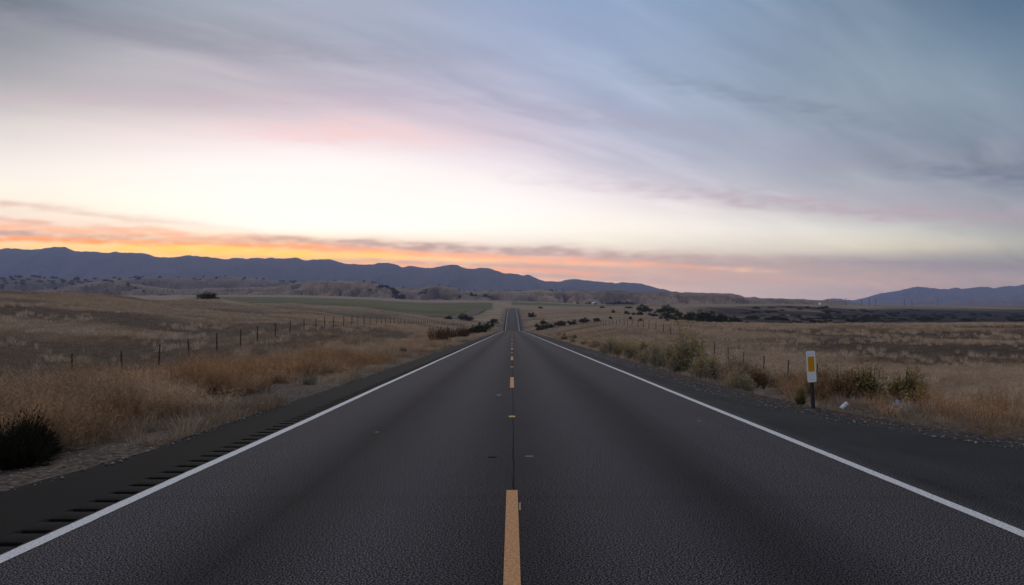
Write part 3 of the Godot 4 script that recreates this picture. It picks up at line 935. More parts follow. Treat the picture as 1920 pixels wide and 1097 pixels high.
func build_hills(m: Material) -> void:
	var dry := Color(0.31, 0.225, 0.165)
	var dry2 := Color(0.135, 0.105, 0.082)
	hill_range("hill", skyline(NEAR_HILLS), 1440.0, 1900.0, 9.0, 900, 34, 240.0, 1.35, 61, dry, dry2, m)
	hill_range("hill", skyline(OAK_HILLS), 1950.0, 2700.0, 20.0, 500, 30, 330.0, 0.9, 62, Color(0.20, 0.15, 0.115), Color(0.10, 0.082, 0.068), m)
	var scrub := Color(0.095, 0.083, 0.068)
	hill_range("mountain", skyline(LONG_RIDGE), 5200.0, 7500.0, 0.0, 1100, 40, 1900.0, 0.28, 63, scrub, Color(0.11, 0.093, 0.074), m)
	hill_range("mountain", skyline(FAR_RIDGE), 7600.0, 9000.0, 0.0, 500, 32, 1600.0, 0.6, 64, scrub, Color(0.13, 0.11, 0.09), m)
	hill_range("mountain", skyline(FAR_SPUR), 6300.0, 7600.0, 0.0, 400, 28, 1300.0, 1.0, 65, Color(0.10, 0.085, 0.07), Color(0.17, 0.14, 0.11), m)
	hill_range("mountain", skyline(LOW_SPUR), 5000.0, 6200.0, 0.0, 400, 26, 1000.0, 1.0, 66, Color(0.11, 0.09, 0.07), Color(0.20, 0.155, 0.115), m)

# ------------------------------------------------------------------ fences
func post_mesh(s: int) -> ArrayMesh:  # a rough split wooden post 1.25 m high, with its wires' staples
	var r := RandomNumberGenerator.new()
	r.seed = s
	var b := Bag.new()
	var k := Color(0.05, 0.042, 0.038)
	var lean := Vector3(r.randf_range(-0.09, 0.09), 0, r.randf_range(-0.07, 0.07))
	b.tube(Vector3(0, -0.3, 0), lean * 0.5 + Vector3(0, 0.6, 0), 0.058, 0.055, 7, k)
	b.tube(lean * 0.5 + Vector3(0, 0.6, 0), lean + Vector3(0, 1.24, 0), 0.055, 0.045, 7, k * 1.1, true)
	return b.mesh()

func fence(x: float, first: float, step: float, count: int, thick: float, label: String) -> void:
	var o := thing("wire_fence", label, "fence", on_ground(x, first))
	var meshes := [post_mesh(71), post_mesh(72), post_mesh(73), post_mesh(74)]
	var base: Vector3 = o.position
	var tops := []
	for k in count:
		var p := on_ground(x + rng.randf_range(-0.15, 0.15), first + step * k + rng.randf_range(-0.25, 0.25))
		var q := part("fence_post", meshes[k % 4], tinted, o, p - base)
		q.rotation.y = rng.randf() * TAU
		q.scale = Vector3(thick, rng.randf_range(0.92, 1.06), thick)
		tops.append(p - base)
	var wire_mat := mat(Color(0.30, 0.27, 0.25), 0.6)
	wire_mat.metallic = 0.5
	for h in [0.35, 0.65, 0.92, 1.15]:
		var b := Bag.new()
		for k in count - 1:
			var a: Vector3 = tops[k] + Vector3(0, h, 0)
			var e: Vector3 = tops[k + 1] + Vector3(0, h, 0)
			var mid := a.lerp(e, 0.5) - Vector3(0, 0.03, 0)
			b.tube(a, mid, 0.004, 0.004, 3, Color.WHITE)
			b.tube(mid, e, 0.004, 0.004, 3, Color.WHITE)
		part("wire", b.mesh(), wire_mat, o)

func build_fences() -> void:
	fence(-20.5, 31.6, 3.95, 68, 0.85, "long wire fence on dark wooden posts across the grassy slope west of the road")
	fence(18.9, 38.2, 4.3, 36, 0.75, "wire fence on wooden posts behind the roadside brush and reflector post")

# ------------------------------------------------------------------ trees and shrubs
var oaks := []
func plant_oak(kind: int, at: Vector3, w: float, h: float, label: String, group := "", called := "oak_tree") -> void:
	var o := thing(called, label, "tree" if called == "oak_tree" else "bush", at, group)
	part("trunk", oaks[kind][0], tinted, o)
	part("crown", oaks[kind][1], tinted, o)
	o.scale = Vector3(w * 0.5, h, w * 0.5)
	o.rotation.y = rng.randf() * TAU

var clearings: Array[Vector3] = []
func crowded(x: float, d: float) -> bool:  # inside a shrub, or just in front of it
	for c in clearings:
		if absf(x - c.x) < c.z and d > c.y - c.z - 0.7 and d < c.y + c.z:
			return true
	return false

func plant_shrub(called: String, parts: Array, at: Vector3, w: float, h: float, label: String, group := "", names := ["stems", "leaves", "flower_heads"]) -> void:
	var o := thing(called, label, "shrub", at, group)
	clearings.append(Vector3(at.x, -at.z, w * 0.55))
	for k in 3:
		if parts[k] != null:
			part(names[k], parts[k], tinted, o)
	if called in ["rabbitbrush", "rust_shrub", "green_shrub", "dry_scrub"]:
		w *= 1.3
		h *= 1.12
	o.scale = Vector3(w, h, w)
	o.rotation.y = rng.randf() * TAU

func build_plants(_leaf_mat: Material, _grass_mat: Material) -> void:
	var dark_leaf := Color(0.044, 0.046, 0.027)
	for k in 5:
		oaks.append(oak(100 + k, 2600, 0.085, dark_leaf * (0.85 + 0.1 * k)))
	# the wooded hollow beyond the right-hand field: [x, distance, width, height]
	var hollow := [[104.6, 540, 14.3, 6.9], [118.1, 529, 14.9, 7.6], [127.4, 540, 10.1, 6.9], [93.5, 451, 7.1, 3.8], [90.6, 400, 9.4, 5.8], [95.2, 387, 8.9, 6.4], [99.5, 380, 10.6, 6.9], [103.1, 367, 10.7, 7.3], [103.9, 350, 9.2, 7.6], [127.7, 451, 9.5, 4.9], [105.7, 345, 9.1, 5.9], [107.8, 335, 8.2, 5.2], [110.9, 330, 7.4, 4.0], [116.0, 352, 7.0, 5.0], [111.0, 372, 9.0, 6.0], [97.0, 372, 6.0, 4.4]]
	for t in hollow:
		plant_oak(rng.randi() % 5, on_ground(t[0], t[1], 0.2), t[2], t[3], "dark round oak in the wooded hollow beyond the dry field", "oaks of the wooded hollow")
	plant_oak(0, on_ground(86.2, 460, 0.1), 5.0, 3.9, "dark bush at the open end of the wooded hollow", "", "oak_bush")
	plant_oak(1, on_ground(73.4, 494, 0.1), 3.6, 3.0, "small round bush alone in the dry field before the oak hollow", "", "oak_bush")
	plant_oak(2, on_ground(77.3, 460, 0.1), 5.0, 3.2, "wider of two touching bushes in the dry field", "", "oak_bush")
	plant_oak(3, on_ground(80.4, 451, 0.1), 3.2, 2.7, "narrower of two touching bushes in the dry field", "", "oak_bush")
	for t in [[94.3, 350, 4.4, 2.8], [77.6, 340, 3.2, 2.9], [86.6, 360, 2.4, 1.9], [62.4, 360, 2.2, 2.4], [53.0, 367, 2.3, 2.1], [65.9, 350, 2.5, 1.7]]:
		plant_oak(rng.randi() % 5, on_ground(t[0], t[1], 0.1), t[2], t[3], "small dark bush just behind the fence line east of the road", "bushes behind the fence line", "oak_bush")
	plant_oak(4, on_ground(122.5, 322, 0.1), 6.3, 3.6, "larger of two bushes peeping over the crest right of the hollow", "", "oak_bush")
	plant_oak(0, on_ground(129.6, 325, 0.1), 4.8, 3.0, "smaller of two bushes peeping over the crest right of the hollow", "", "oak_bush")
	plant_oak(1, on_ground(149.3, 330, 0.1), 7.4, 3.2, "flat dark bush above the field crest, left of its twin", "", "oak_bush")
	plant_oak(2, on_ground(159.4, 330, 0.1), 7.8, 3.8, "domed dark bush above the field crest, right of its twin", "", "oak_bush")
	# beside the far road
	plant_oak(3, on_ground(13.2, 455, 0.1), 6.6, 4.6, "round dark bush beside the far rise of the road", "", "oak_bush")
	plant_oak(4, on_ground(29.5, 705, 0.1), 5.0, 3.0, "lone dark bush on the far field edge beyond the road rise", "", "oak_bush")
	plant_oak(0, on_ground(97.0, 735, 0.1), 6.0, 2.6, "lone bush far out on the dry shelf, right of the farm road", "", "oak_bush")
	plant_oak(1, on_ground(118.0, 690, 0.1), 10.0, 2.4, "low wide bush on the dry shelf above the oaks", "", "oak_bush")
	plant_oak(2, on_ground(-26.0, 380, 0.1), 10.5, 4.4, "broad dark bush at the near corner of the green field", "", "oak_bush")
	plant_oak(3, on_ground(-35.0, 378, 0.1), 6.0, 2.6, "low dark bush left of the broad one by the green field", "", "oak_bush")
	plant_oak(4, on_ground(-10.4, 395, 0.1), 6.6, 3.8, "dark bush between the ploughed strip and the far road", "", "oak_bush")
	plant_oak(0, on_ground(-11.8, 352, 0.1), 6.0, 4.0, "dark bush in the roadside dip below the ploughed strip", "", "oak_bush")
	plant_oak(1, on_ground(-107.0, 240, 0.1), 8.2, 3.3, "lone dark tree on the crest of the grassy hill", "", "oak_tree")
	# roadside thicket in the dip, both sides
	for t in [[-7.4, 88, 1.6, 0.9], [-7.2, 97, 1.9, 1.1], [-7.6, 106, 2.0, 1.3], [-7.3, 114, 2.1, 1.2], [-8.0, 121, 2.4, 1.5], [-8.6, 128, 2.6, 1.6], [-8.0, 142, 2.4, 1.5], [-8.4, 155, 3.0, 2.1], [-9.2, 170, 3.2, 2.2], [-8.2, 186, 3.0, 2.4], [-9.0, 205, 3.4, 2.8], [-10.5, 224, 4.0, 3.4], [-9.0, 240, 3.5, 3.0]]:
		plant_oak(rng.randi() % 5, on_ground(t[0], t[1], 0.1), t[2], t[3], "dark green bush in the hedge-like thicket hugging the road west edge", "thicket along the road's west edge", "roadside_bush")
	for t in [[12.0, 300, 3.6, 2.6], [14.5, 318, 4.4, 3.2], [18.0, 335, 6.0, 3.4], [24.0, 340, 7.0, 3.6], [30.0, 338, 6.0, 3.0], [36.0, 342, 6.4, 3.0], [43.0, 345, 5.0, 2.6], [17.0, 375, 4.0, 3.0], [13.0, 352, 3.0, 2.6]]:
		plant_oak(rng.randi() % 5, on_ground(t[0], t[1], 0.1), t[2], t[3], "dark scrub bush in the gully beside the road dip", "scrub in the gully beside the road dip", "scrub_bush")
	# dark brush on the valley floor and the bluff, far right
	var brush := []
	for k in 3:
		brush.append(oak(150 + k, 1500, 0.11, Color(0.055, 0.045, 0.033) * (0.8 + 0.2 * k)))
	oaks.append_array(brush)
	for k in 190:
		var u := rng.randf_range(0.34, 0.80)
		var d := rng.randf_range(480.0, 760.0 + (u - 0.32) * 1050.0)
		plant_oak(rng.randi() % 8, on_ground(u * d, d, 0.3), rng.randf_range(5.0, 13.0), rng.randf_range(1.6, 3.6), "low dark bush among many on the valley floor below the bluff", "brush on the valley floor", "valley_bush")
	build_hill_oaks()
	# ---- shrubs along the road
	var wood := Color(0.11, 0.09, 0.07)
	var sage := Color(0.35, 0.325, 0.25)
	var gold := Color(0.36, 0.265, 0.10)
	var rabbit := []
	for k in 4:
		rabbit.append(shrub(200 + k, 800, sage * (0.85 + 0.1 * k), gold, 0.6, 0.07, wood * 1.6, 0.5))
	var rust := []
	for k in 3:
		rust.append(shrub(220 + k, 700, Color(0.22, 0.135, 0.08), Color(0.24, 0.15, 0.07), 0.2, 0.07, Color(0.09, 0.05, 0.03), 0.5))
	var green := []
	for k in 3:
		green.append(shrub(230 + k, 700, Color(0.10, 0.105, 0.05), gold, 0.6, 0.065, wood * 0.7, 0.3))
	var grey := []
	for k in 3:
		grey.append(shrub(240 + k, 300, Color(0.17, 0.175, 0.155), Color.WHITE, 0.0, 0.08, wood, 0.4))
	var black := shrub(250, 1300, Color(0.022, 0.024, 0.015), Color.WHITE, 0.0, 0.055, wood * 0.4, 0.1)
	plant_shrub("rabbitbrush", rabbit[0], on_ground(7.1, 27.2), 1.65, 1.85, "tallest grey-green rabbitbrush with yellow top, behind the round one")
	plant_shrub("rabbitbrush", rabbit[1], on_ground(6.35, 23.0), 1.08, 1.05, "round grey-green rabbitbrush alone at the edge of the gravel")
	plant_shrub("rabbitbrush", rabbit[2], on_ground(6.2, 18.6), 0.70, 0.68, "smallest round rabbitbrush with yellow flower heads, nearest the white post")
	plant_shrub("rabbitbrush", rabbit[3], on_ground(6.6, 31.2), 1.25, 1.35, "rusty-topped rabbitbrush left of the tallest one")
	plant_shrub("rabbitbrush", rabbit[1], on_ground(6.6, 27.6), 0.75, 0.75, "low yellow-topped rabbitbrush at the foot of the tallest one")
	plant_shrub("rabbitbrush", rabbit[0], on_ground(6.6, 38.2), 1.05, 1.10, "pale rabbitbrush, third clump back along the right shoulder")
	plant_shrub("rabbitbrush", rabbit[2], on_ground(6.5, 45.0), 1.35, 1.15, "broad rabbitbrush, fourth clump back along the right shoulder")
	plant_shrub("rust_shrub", rust[0], on_ground(7.3, 33.5), 1.1, 1.35, "rust-brown shrub between two rabbitbrush clumps by the road")
	plant_shrub("rust_shrub", rust[1], on_ground(7.4, 29.4), 0.95, 1.15, "rust-brown shrub just left of the tallest rabbitbrush")
	plant_shrub("rust_shrub", rust[2], on_ground(6.9, 41.5), 1.1, 1.05, "dark rust shrub behind the third rabbitbrush clump")
	for k in 16:
		var d := 50.0 + k * 5.2 + rng.randf_range(-4.0, 4.0)
		plant_shrub("verge_shrub", rabbit[k % 4] if k % 3 else rust[k % 3], on_ground(6.3 + pow(rng.randf(), 1.5) * 3.0, d), rng.randf_range(0.8, 1.5), rng.randf_range(0.5, 0.95), "small dusty shrub in the row along the east verge toward the dip", "shrub row along the east verge")
	var dusty := []
	for k in 3:
		dusty.append(shrub(270 + k, 520, Color(0.31, 0.235, 0.165), gold, 0.15, 0.085, Color(0.20, 0.15, 0.11), 0.55))
	for k in 60:
		var d := 19.5 + pow(rng.randf(), 1.2) * 42.0
		plant_shrub("dry_scrub", [dusty[0], dusty[1], rust[1], rabbit[2], dusty[2]][k % 5], on_ground(6.8 + rng.randf() * 3.4, d), rng.randf_range(0.8, 1.6), rng.randf_range(0.5, 1.15), "straw-coloured scrub filling the gaps between the rabbitbrush clumps", "dry scrub among the rabbitbrush")
	for k in 7:
		plant_shrub("rust_shrub", rust[k % 3], on_ground(8.6 + rng.randf_range(0.0, 4.5), 19.0 + k * 2.0), rng.randf_range(0.8, 1.2), rng.randf_range(0.6, 0.95), "reddish dry shrub behind the reflector post and rabbitbrush", "reddish shrubs behind the verge")
	plant_shrub("rust_shrub", rust[0], on_ground(8.0, 16.6), 1.35, 0.92, "wide red-brown shrub right beside the white reflector post")
	plant_shrub("green_shrub", green[0], on_ground(8.9, 17.0), 1.05, 1.0, "olive shrub with yellow crown behind the white cup")
	plant_shrub("green_shrub", green[1], on_ground(9.9, 17.3), 1.10, 1.06, "olive shrub with yellow crown behind the plastic bag")
	plant_shrub("green_plant", green[2], on_ground(5.9, 13.9), 0.30, 0.55, "thin green weed with tiny yellow flowers left of the reflector post")
	# left verge
	plant_shrub("dark_shrub", black, on_ground(-6.1, 8.2), 1.5, 0.86, "almost black shrub at the foot of the tall weeds, bottom left")
	plant_shrub("dark_shrub", black, on_ground(-6.9, 15.6), 0.45, 0.32, "small dark grey shrub on the gravel west of the rumble strip")
	plant_shrub("green_plant", green[2], on_ground(-5.45, 11.1), 0.24, 0.16, "tiny dark green weed on the gravel by the rumble strip")
	for t in [[-5.6, 12.4, 0.42, 0.2], [-5.5, 10.4, 0.3, 0.14], [-5.7, 19.2, 0.5, 0.34], [-5.6, 20.6, 0.42, 0.3], [-5.7, 23.0, 0.5, 0.3]]:
		plant_shrub("grey_plant", grey[rng.randi() % 3], on_ground(t[0], t[1]), t[2], t[3], "low silvery weed at the gravel edge west of the rumble strip", "silvery weeds on the west gravel")
	plant_shrub("tumbleweed", shrub(260, 700, Color(0.30, 0.15, 0.062), Color.WHITE, 0.0, 0.09, Color(0.26, 0.14, 0.06), 0.2), on_ground(-6.75, 11.6), 1.0, 0.66, "round orange-brown tumbleweed bulging over the west gravel")
	for t in [[-6.6, 26.0, 0.7, 0.55], [-6.3, 33.0, 0.8, 0.5], [-6.6, 41.0, 0.9, 0.6], [-7.0, 48.0, 1.0, 0.7], [-6.5, 29.5, 0.6, 0.4]]:
		plant_shrub("dark_shrub", green[rng.randi() % 3], on_ground(t[0], t[1]), t[2], t[3], "dull green shrub low in the weeds of the west verge", "dull shrubs in the west weeds")
	# tall dock stalks, dried red-brown
	for k in 9:
		plant_shrub("dock_plant", dock(300 + k % 3), on_ground(-6.7 - rng.randf_range(0.0, 1.4), 63.0 + k * 5.5), rng.randf_range(1.4, 2.2), rng.randf_range(1.4, 1.95), "clump of tall dried red-brown dock stalks by the road bend", "dried dock stalks west of the road", ["stalks", "seed_heads", "leaves"])

func dock(s: int) -> Array:
	var r := RandomNumberGenerator.new()
	r.seed = s
	var b := Bag.new()
	var h := Bag.new()
	for k in 40:
		var a := r.randf() * TAU
		var root := Vector3(cos(a), 0, sin(a)) * 0.28 * sqrt(r.randf()) - Vector3(0, 0.04, 0)
		var tip := root * 1.9 + Vector3(0, r.randf_range(0.6, 1.0), 0) + Vector3(r.randf_range(-0.05, 0.05), 0, r.randf_range(-0.05, 0.05))
		b.tube(root, tip, 0.006, 0.003, 3, Color(0.09, 0.05, 0.033))
		for j in 26:
			var at := root.lerp(tip, r.randf_range(0.42, 1.0))
			var e := Vector3(r.randf_range(-1, 1), r.randf_range(0.0, 1), r.randf_range(-1, 1)).normalized() * 0.045
			var sd := e.cross(Vector3(r.randf_range(-1, 1), r.randf_range(-1, 1), r.randf_range(-1, 1))).normalized() * 0.014
			h.tri(at - sd, at + sd, at + e, Color(0.115, 0.066, 0.04) * r.randf_range(0.7, 1.3))
	return [b.mesh(), h.mesh(), null]

func hill_oak(list: Array, crest: Array, foot_d: float, peak_d: float, foot_h: float, folds: float, relief: float, s: int, label: String, group: String) -> void:
	# [bearing tangent * 1280, how far up the slope 0..1, crown width in metres]
	var rid := noise(s, 1.0, 4)
	for t in list:
		var p := hill_point(crest, foot_d, peak_d, foot_h, folds, relief, rid, t[0] / 1280.0, t[1])
		plant_oak(rng.randi() % 5, p - Vector3(0, 0.8, 0), t[2], t[2] * rng.randf_range(0.55, 0.75), label, group)

func build_hill_oaks() -> void:
	var near := skyline(NEAR_HILLS)
	var back := skyline(OAK_HILLS)
	var a := [[-278, 0.99, 9], [-262, 0.97, 9], [-256, 0.95, 8], [-250, 0.93, 7], [-332, 0.99, 10], [-345, 0.99, 7], [-276, 0.45, 9], [-266, 0.28, 9], [-252, 0.25, 6], [-312, 0.22, 6], [-254, 0.42, 7], [-246, 0.38, 16], [-136, 0.97, 8], [-148, 0.99, 5], [-124, 0.97, 6], [-118, 0.95, 6], [-99, 0.8, 6], [-90, 0.8, 6], [-76, 0.55, 8], [-105, 0.3, 7], [-128, 0.4, 12], [-134, 0.3, 9], [-146, 0.25, 10], [-98, 0.2, 12], [-75, 0.3, 12], [-68, 0.3, 10], [-50, 0.25, 14], [-42, 0.3, 12], [-34, 0.25, 12], [-38, 0.98, 6], [-42, 0.97, 5], [-14, 0.98, 5], [74, 0.98, 9], [64, 0.97, 5], [84, 0.97, 6], [94, 0.96, 7], [106, 0.97, 5], [70, 0.8, 8], [76, 0.75, 8], [130, 0.98, 4], [308, 0.98, 5], [324, 0.98, 4], [22, 0.5, 6], [28, 0.45, 6]]
	for k in 26:  # the wooded flank below the second hump
		a.append([rng.randf_range(-242.0, -205.0), 0.0, rng.randf_range(9.0, 14.0)])
		a[-1][1] = clampf(0.85 - (a[-1][0] + 242.0) / 50.0 + rng.randf_range(-0.2, 0.15), 0.12, 0.95)
	for k in 7:
		a.append([rng.randf_range(-205.0, -186.0), rng.randf_range(0.15, 0.32), rng.randf_range(12.0, 16.0)])
	for k in 6:
		a.append([rng.randf_range(-176.0, -160.0), rng.randf_range(0.3, 0.5), rng.randf_range(6.0, 10.0)])
	for k in 18:  # scrub oaks on the flank behind the crest of the near grassy hill
		var u := rng.randf_range(-770.0, -640.0)
		a.append([u, clampf(0.98 - (u + 770.0) / 150.0 + rng.randf_range(-0.2, 0.2), 0.15, 1.0), rng.randf_range(7.0, 13.0)])
	hill_oak(a, near, 1440.0, 1900.0, 9.0, 240.0, 1.35, 61, "small dark oak on the bare tan hills beyond the green field", "oaks on the tan hills")
	var b := []
	for k in 60:
		var u := rng.randf_range(-960.0, -790.0)
		b.append([u, rng.randf_range(0.45, 1.0), rng.randf_range(12.0, 20.0)])
	for k in 32:
		var u := rng.randf_range(-790.0, -400.0)
		b.append([u, rng.randf_range(0.72, 1.0), rng.randf_range(9.0, 16.0)])
	for k in 12:
		b.append([rng.randf_range(-380.0, 60.0), rng.randf_range(0.85, 1.0), rng.randf_range(8.0, 12.0)])
	hill_oak(b, back, 1950.0, 2700.0, 20.0, 330.0, 0.9, 62, "tiny dark oak on the wooded ridge under the blue mountains", "oaks on the wooded ridge")

# ------------------------------------------------------------------ grass
func straw_tint(x: float, d: float, t: float) -> Color:
	var pale := Color(0.58, 0.44, 0.315)
	var brown := Color(0.27, 0.175, 0.11)
	var c := brown.lerp(pale, clampf(0.2 + 0.75 * dryness_and_shade(x, d) + rng.randf_range(-0.25, 0.25), 0.0, 1.0))
	return c * t

func build_grass(m: Material) -> void:
	clearings.append_array([Vector3(5.8, 13.2, 0.35), Vector3(7.25, 14.9, 0.3), Vector3(8.45, 14.85, 0.45)])
	var short_tufts := [grass_tuft(401, 34, 0.36, 0.22, 0.0045, 0.55), grass_tuft(402, 30, 0.30, 0.26, 0.005, 0.75), grass_tuft(403, 26, 0.44, 0.16, 0.0045, 0.45)]
	var far_tufts := [grass_tuft(411, 30, 0.42, 0.45, 0.011, 0.6), grass_tuft(412, 26, 0.36, 0.5, 0.012, 0.8)]
	var weeds := [weed_tuft(421, 34, 0.92, 0.32), weed_tuft(422, 30, 0.80, 0.36), weed_tuft(423, 38, 1.0, 0.28)]
	var near_places := [[], [], []]
	var far_places := [[], []]
	var weed_places := [[], [], []]
	# field grass, evenly over the ground that is in or near view
	for k in 90000:
		var d := sqrt(rng.randf()) * 62.0
		var x := rng.randf_range(-1.0, 1.0) * (d * 0.92 + 4.0)
		if d < 3.5:
			continue
		var edge := -paved_left(d) if x < 0.0 else paved_right(d)
		var off := absf(x) - edge
		var keep := smoothstep(1.0, 5.0, off + patchy.get_noise_2d(x * 3.0, d * 3.0) * 2.0)
		if off < 0.25 or rng.randf() > maxf(keep, 0.03) * (0.12 + 0.88 * pow(dryness_and_shade(x, d), 1.2)):
			continue
		var s := rng.randf_range(0.7, 1.25)
		near_places[rng.randi() % 3].append([on_ground(x, d), rng.randf() * TAU, s, s * rng.randf_range(0.5, 1.1), straw_tint(x, d, rng.randf_range(0.75, 1.15))])
	for k in 190000:
		var d := sqrt(rng.randf_range(58.0 * 58.0, 215.0 * 215.0))
		var x := rng.randf_range(-1.0, 1.0) * d * 0.88
		var edge := -paved_left(d) if x < 0.0 else paved_right(d)
		var off := absf(x) - edge
		if off < 0.8 or rng.randf() > 0.10 + 0.90 * pow(dryness_and_shade(x, d), 1.2) - gully(x, d):
			continue
		var s := rng.randf_range(0.7, 1.3) * (0.85 + d / 260.0)
		far_places[rng.randi() % 2].append([on_ground(x, d), rng.randf() * TAU, s, rng.randf_range(0.5, 1.05), straw_tint(x, d, rng.randf_range(0.75, 1.15))])
	for k in 60000:
		var d := sqrt(rng.randf_range(205.0 * 205.0, 620.0 * 620.0))
		var x := rng.randf_range(-0.52, 0.30) * d
		if absf(x) < 7.5 or (x < 0.0 and d > 395.0) or rng.randf() < gully(x, d):
			continue
		var s := rng.randf_range(1.2, 2.4)
		far_places[rng.randi() % 2].append([on_ground(x, d), rng.randf() * TAU, s, rng.randf_range(0.6, 1.3), straw_tint(x, d, rng.randf_range(0.8, 1.1))])
	# low tufts creeping up to the edge of the asphalt
	for k in 16000:
		var d := 9.0 + pow(rng.randf(), 1.5) * 120.0
		var left := rng.randf() < 0.6
		var off := 0.12 + pow(rng.randf(), 1.4) * 2.6 if left else 0.7 + rng.randf() * 2.6
		var x := paved_left(d) - off if left else paved_right(d) + off
		if rng.randf() > 0.35 * smoothstep(0.0, 0.8, off) * smoothstep(7.0, 16.0, d) + patchy.get_noise_2d(x * 9.0, d * 4.0 + 40.0) * 1.5:
			continue
		var s := rng.randf_range(0.4, 1.0)
		var c := straw_tint(x, d, rng.randf_range(0.7, 1.1)).lerp(Color(0.17, 0.16, 0.11), 0.55 if rng.randf() < 0.3 else 0.0)
		near_places[rng.randi() % 3].append([on_ground(x, d), rng.randf() * TAU, s, s * rng.randf_range(0.4, 1.0), c])
	# pale bunch grass standing out on the dark ground
	var bunch_places := []
	for k in 16000:
		var d := sqrt(rng.randf_range(26.0 * 26.0, 135.0 * 135.0))
		var x := rng.randf_range(-0.9, 0.9) * d
		if absf(x) < 16.0 or rng.randf() > (0.25 if x > 0.0 else -0.05) + patchy.get_noise_2d(x * 2.5, d * 2.5 + 500.0) * 1.6:
			continue
		var s := 0.5 + 1.8 * pow(rng.randf(), 2.0)
		bunch_places.append([on_ground(x, d), rng.randf() * TAU, s, rng.randf_range(0.9, 1.9), Color(0.60, 0.46, 0.34) * rng.randf_range(0.75, 1.1)])
	scatter("bunch_grass", "pale bunch grass standing on the dark ground", "grass", grass_tuft(431, 60, 0.40, 0.24, 0.007, 0.5), m, bunch_places)
	# tall wiry weeds on the verges
	for k in 38000:
		var d := 3.5 + pow(rng.randf(), 1.25) * 130.0
		var left := rng.randf() < 0.72
		var x := -paved_left(d) + 0.5 + pow(rng.randf(), 1.2) * 11.5 if left else 0.0
		if left:
			x = -x
		else:
			x = paved_right(d) + 1.6 + rng.randf() * 12.0
		var off := absf(x) - (-paved_left(d) if left else paved_right(d))
		var clump := patchy.get_noise_2d(x * 7.0 + 70.0, d * 5.0) * 1.2
		var keep := smoothstep(0.6, 2.0, off + clump) * (smoothstep(7.0, 4.0, off) * 0.97 + 0.03) * clampf((0.66 if left and d < 30.0 else 0.5) + clump * 1.5, 0.0, 1.0)
		if not left:
			keep *= 0.55 if d > 20.0 else 0.8
			keep *= smoothstep(1.3, 2.6, off)
		if rng.randf() > keep or crowded(x, d):
			continue
		var rust := clampf(0.55 + patchy.get_noise_2d(x * 2.0 + 9.0, d * 1.5) * 1.6 - smoothstep(16.0, 40.0, d) * 0.5 + smoothstep(18.0, 10.0, d) * 0.3, 0.0, 1.0)
		var c := Color(0.55, 0.395, 0.26).lerp(Color(0.46, 0.265, 0.135), rust) * rng.randf_range(0.5, 1.2)
		var s := rng.randf_range(0.75, 1.25)
		if left and d < 13.0 and off < 1.35 + clump:
			continue
		var tall := rng.randf_range(0.5, 0.95) * (1.0 + 0.45 * smoothstep(15.0, 11.0, d) if left else 1.0) * lerpf(1.0, 0.6, smoothstep(30.0, 70.0, d)) * clampf(0.8 + clump * 0.9, 0.35, 1.25) * smoothstep(0.0, 2.5, off + 0.6)
		weed_places[rng.randi() % 3].append([on_ground(x, d), rng.randf() * TAU, s, tall, c])
	var words := ["pale", "tawny", "sparse"]
	for k in 3:
		scatter("grass", words[k] + " dry grass tufts of the near fields", "grass", short_tufts[k], m, near_places[k])
	for k in 2:
		scatter("grass", words[k] + " dry grass of the wide fields", "grass", far_tufts[k], m, far_places[k])
	for k in 3:
		scatter("weeds", words[k] + " wiry dead weeds along both verges", "weeds", weeds[k], m, weed_places[k])
	# stones on the verges
	var stone := Bag.new()
	var r := RandomNumberGenerator.new()
	r.seed = 9
	var ring := []
	for k in 6:
		var e := TAU * k / 6.0
		ring.append(Vector3(cos(e) * r.randf_range(0.7, 1.1), r.randf_range(-0.1, 0.35), sin(e) * r.randf_range(0.7, 1.1)))
	for k in 6:
		stone.tri(ring[k], ring[(k + 1) % 6], Vector3(0.1, 0.75, -0.1), Color.WHITE)
		stone.tri(ring[(k + 1) % 6], ring[k], Vector3(0, -0.5, 0), Color.WHITE)
	var stones := []
	for k in 20000:
		var d := 3.0 + pow(rng.randf(), 1.6) * 42.0
		var left := rng.randf() < 0.5
		var off := pow(rng.randf(), 1.3) * 4.8 - (0.15 if left else 0.6)
		var x := paved_left(d) - off if left else paved_right(d) + off
		var s := 0.006 + 0.022 * pow(rng.randf(), 4.0) + d * 0.0002
		var p := on_ground(x, d)
		if off < 0.05:
			p.y = road_h(d) + 0.001
		var t := rng.randf_range(0.5, 1.5)
		stones.append([p, rng.randf() * TAU, s, s * rng.randf_range(0.6, 1.0), Color(0.17, 0.15, 0.135) * t])
	scatter("gravel", "loose gravel strewn along both edges of the asphalt", "gravel", stone.mesh(), tinted, stones)

# ------------------------------------------------------------------ small things
func plate(w: float, h: float, thick: float, radius: float, k: Color) -> ArrayMesh:  # an upright plate with rounded corners
	var b := Bag.new()
	var rim := []
	for q in 4:
		var c := Vector2((w / 2 - radius) * (1 if q == 0 or q == 3 else -1), (h / 2 - radius) * (1 if q < 2 else -1))
		for j in 6:
			var e := PI / 2 * (q + j / 5.0)
			rim.append(c + Vector2(cos(e), sin(e)) * radius)
	for q in rim.size():
		var a: Vector2 = rim[q]
		var e: Vector2 = rim[(q + 1) % rim.size()]
		b.tri(Vector3(0, 0, thick / 2), Vector3(e.x, e.y, thick / 2), Vector3(a.x, a.y, thick / 2), k)
		b.tri(Vector3(0, 0, -thick / 2), Vector3(a.x, a.y, -thick / 2), Vector3(e.x, e.y, -thick / 2), k)
		b.quad(Vector3(a.x, a.y, thick / 2), Vector3(e.x, e.y, thick / 2), Vector3(e.x, e.y, -thick / 2), Vector3(a.x, a.y, -thick / 2), k)
	return b.mesh()

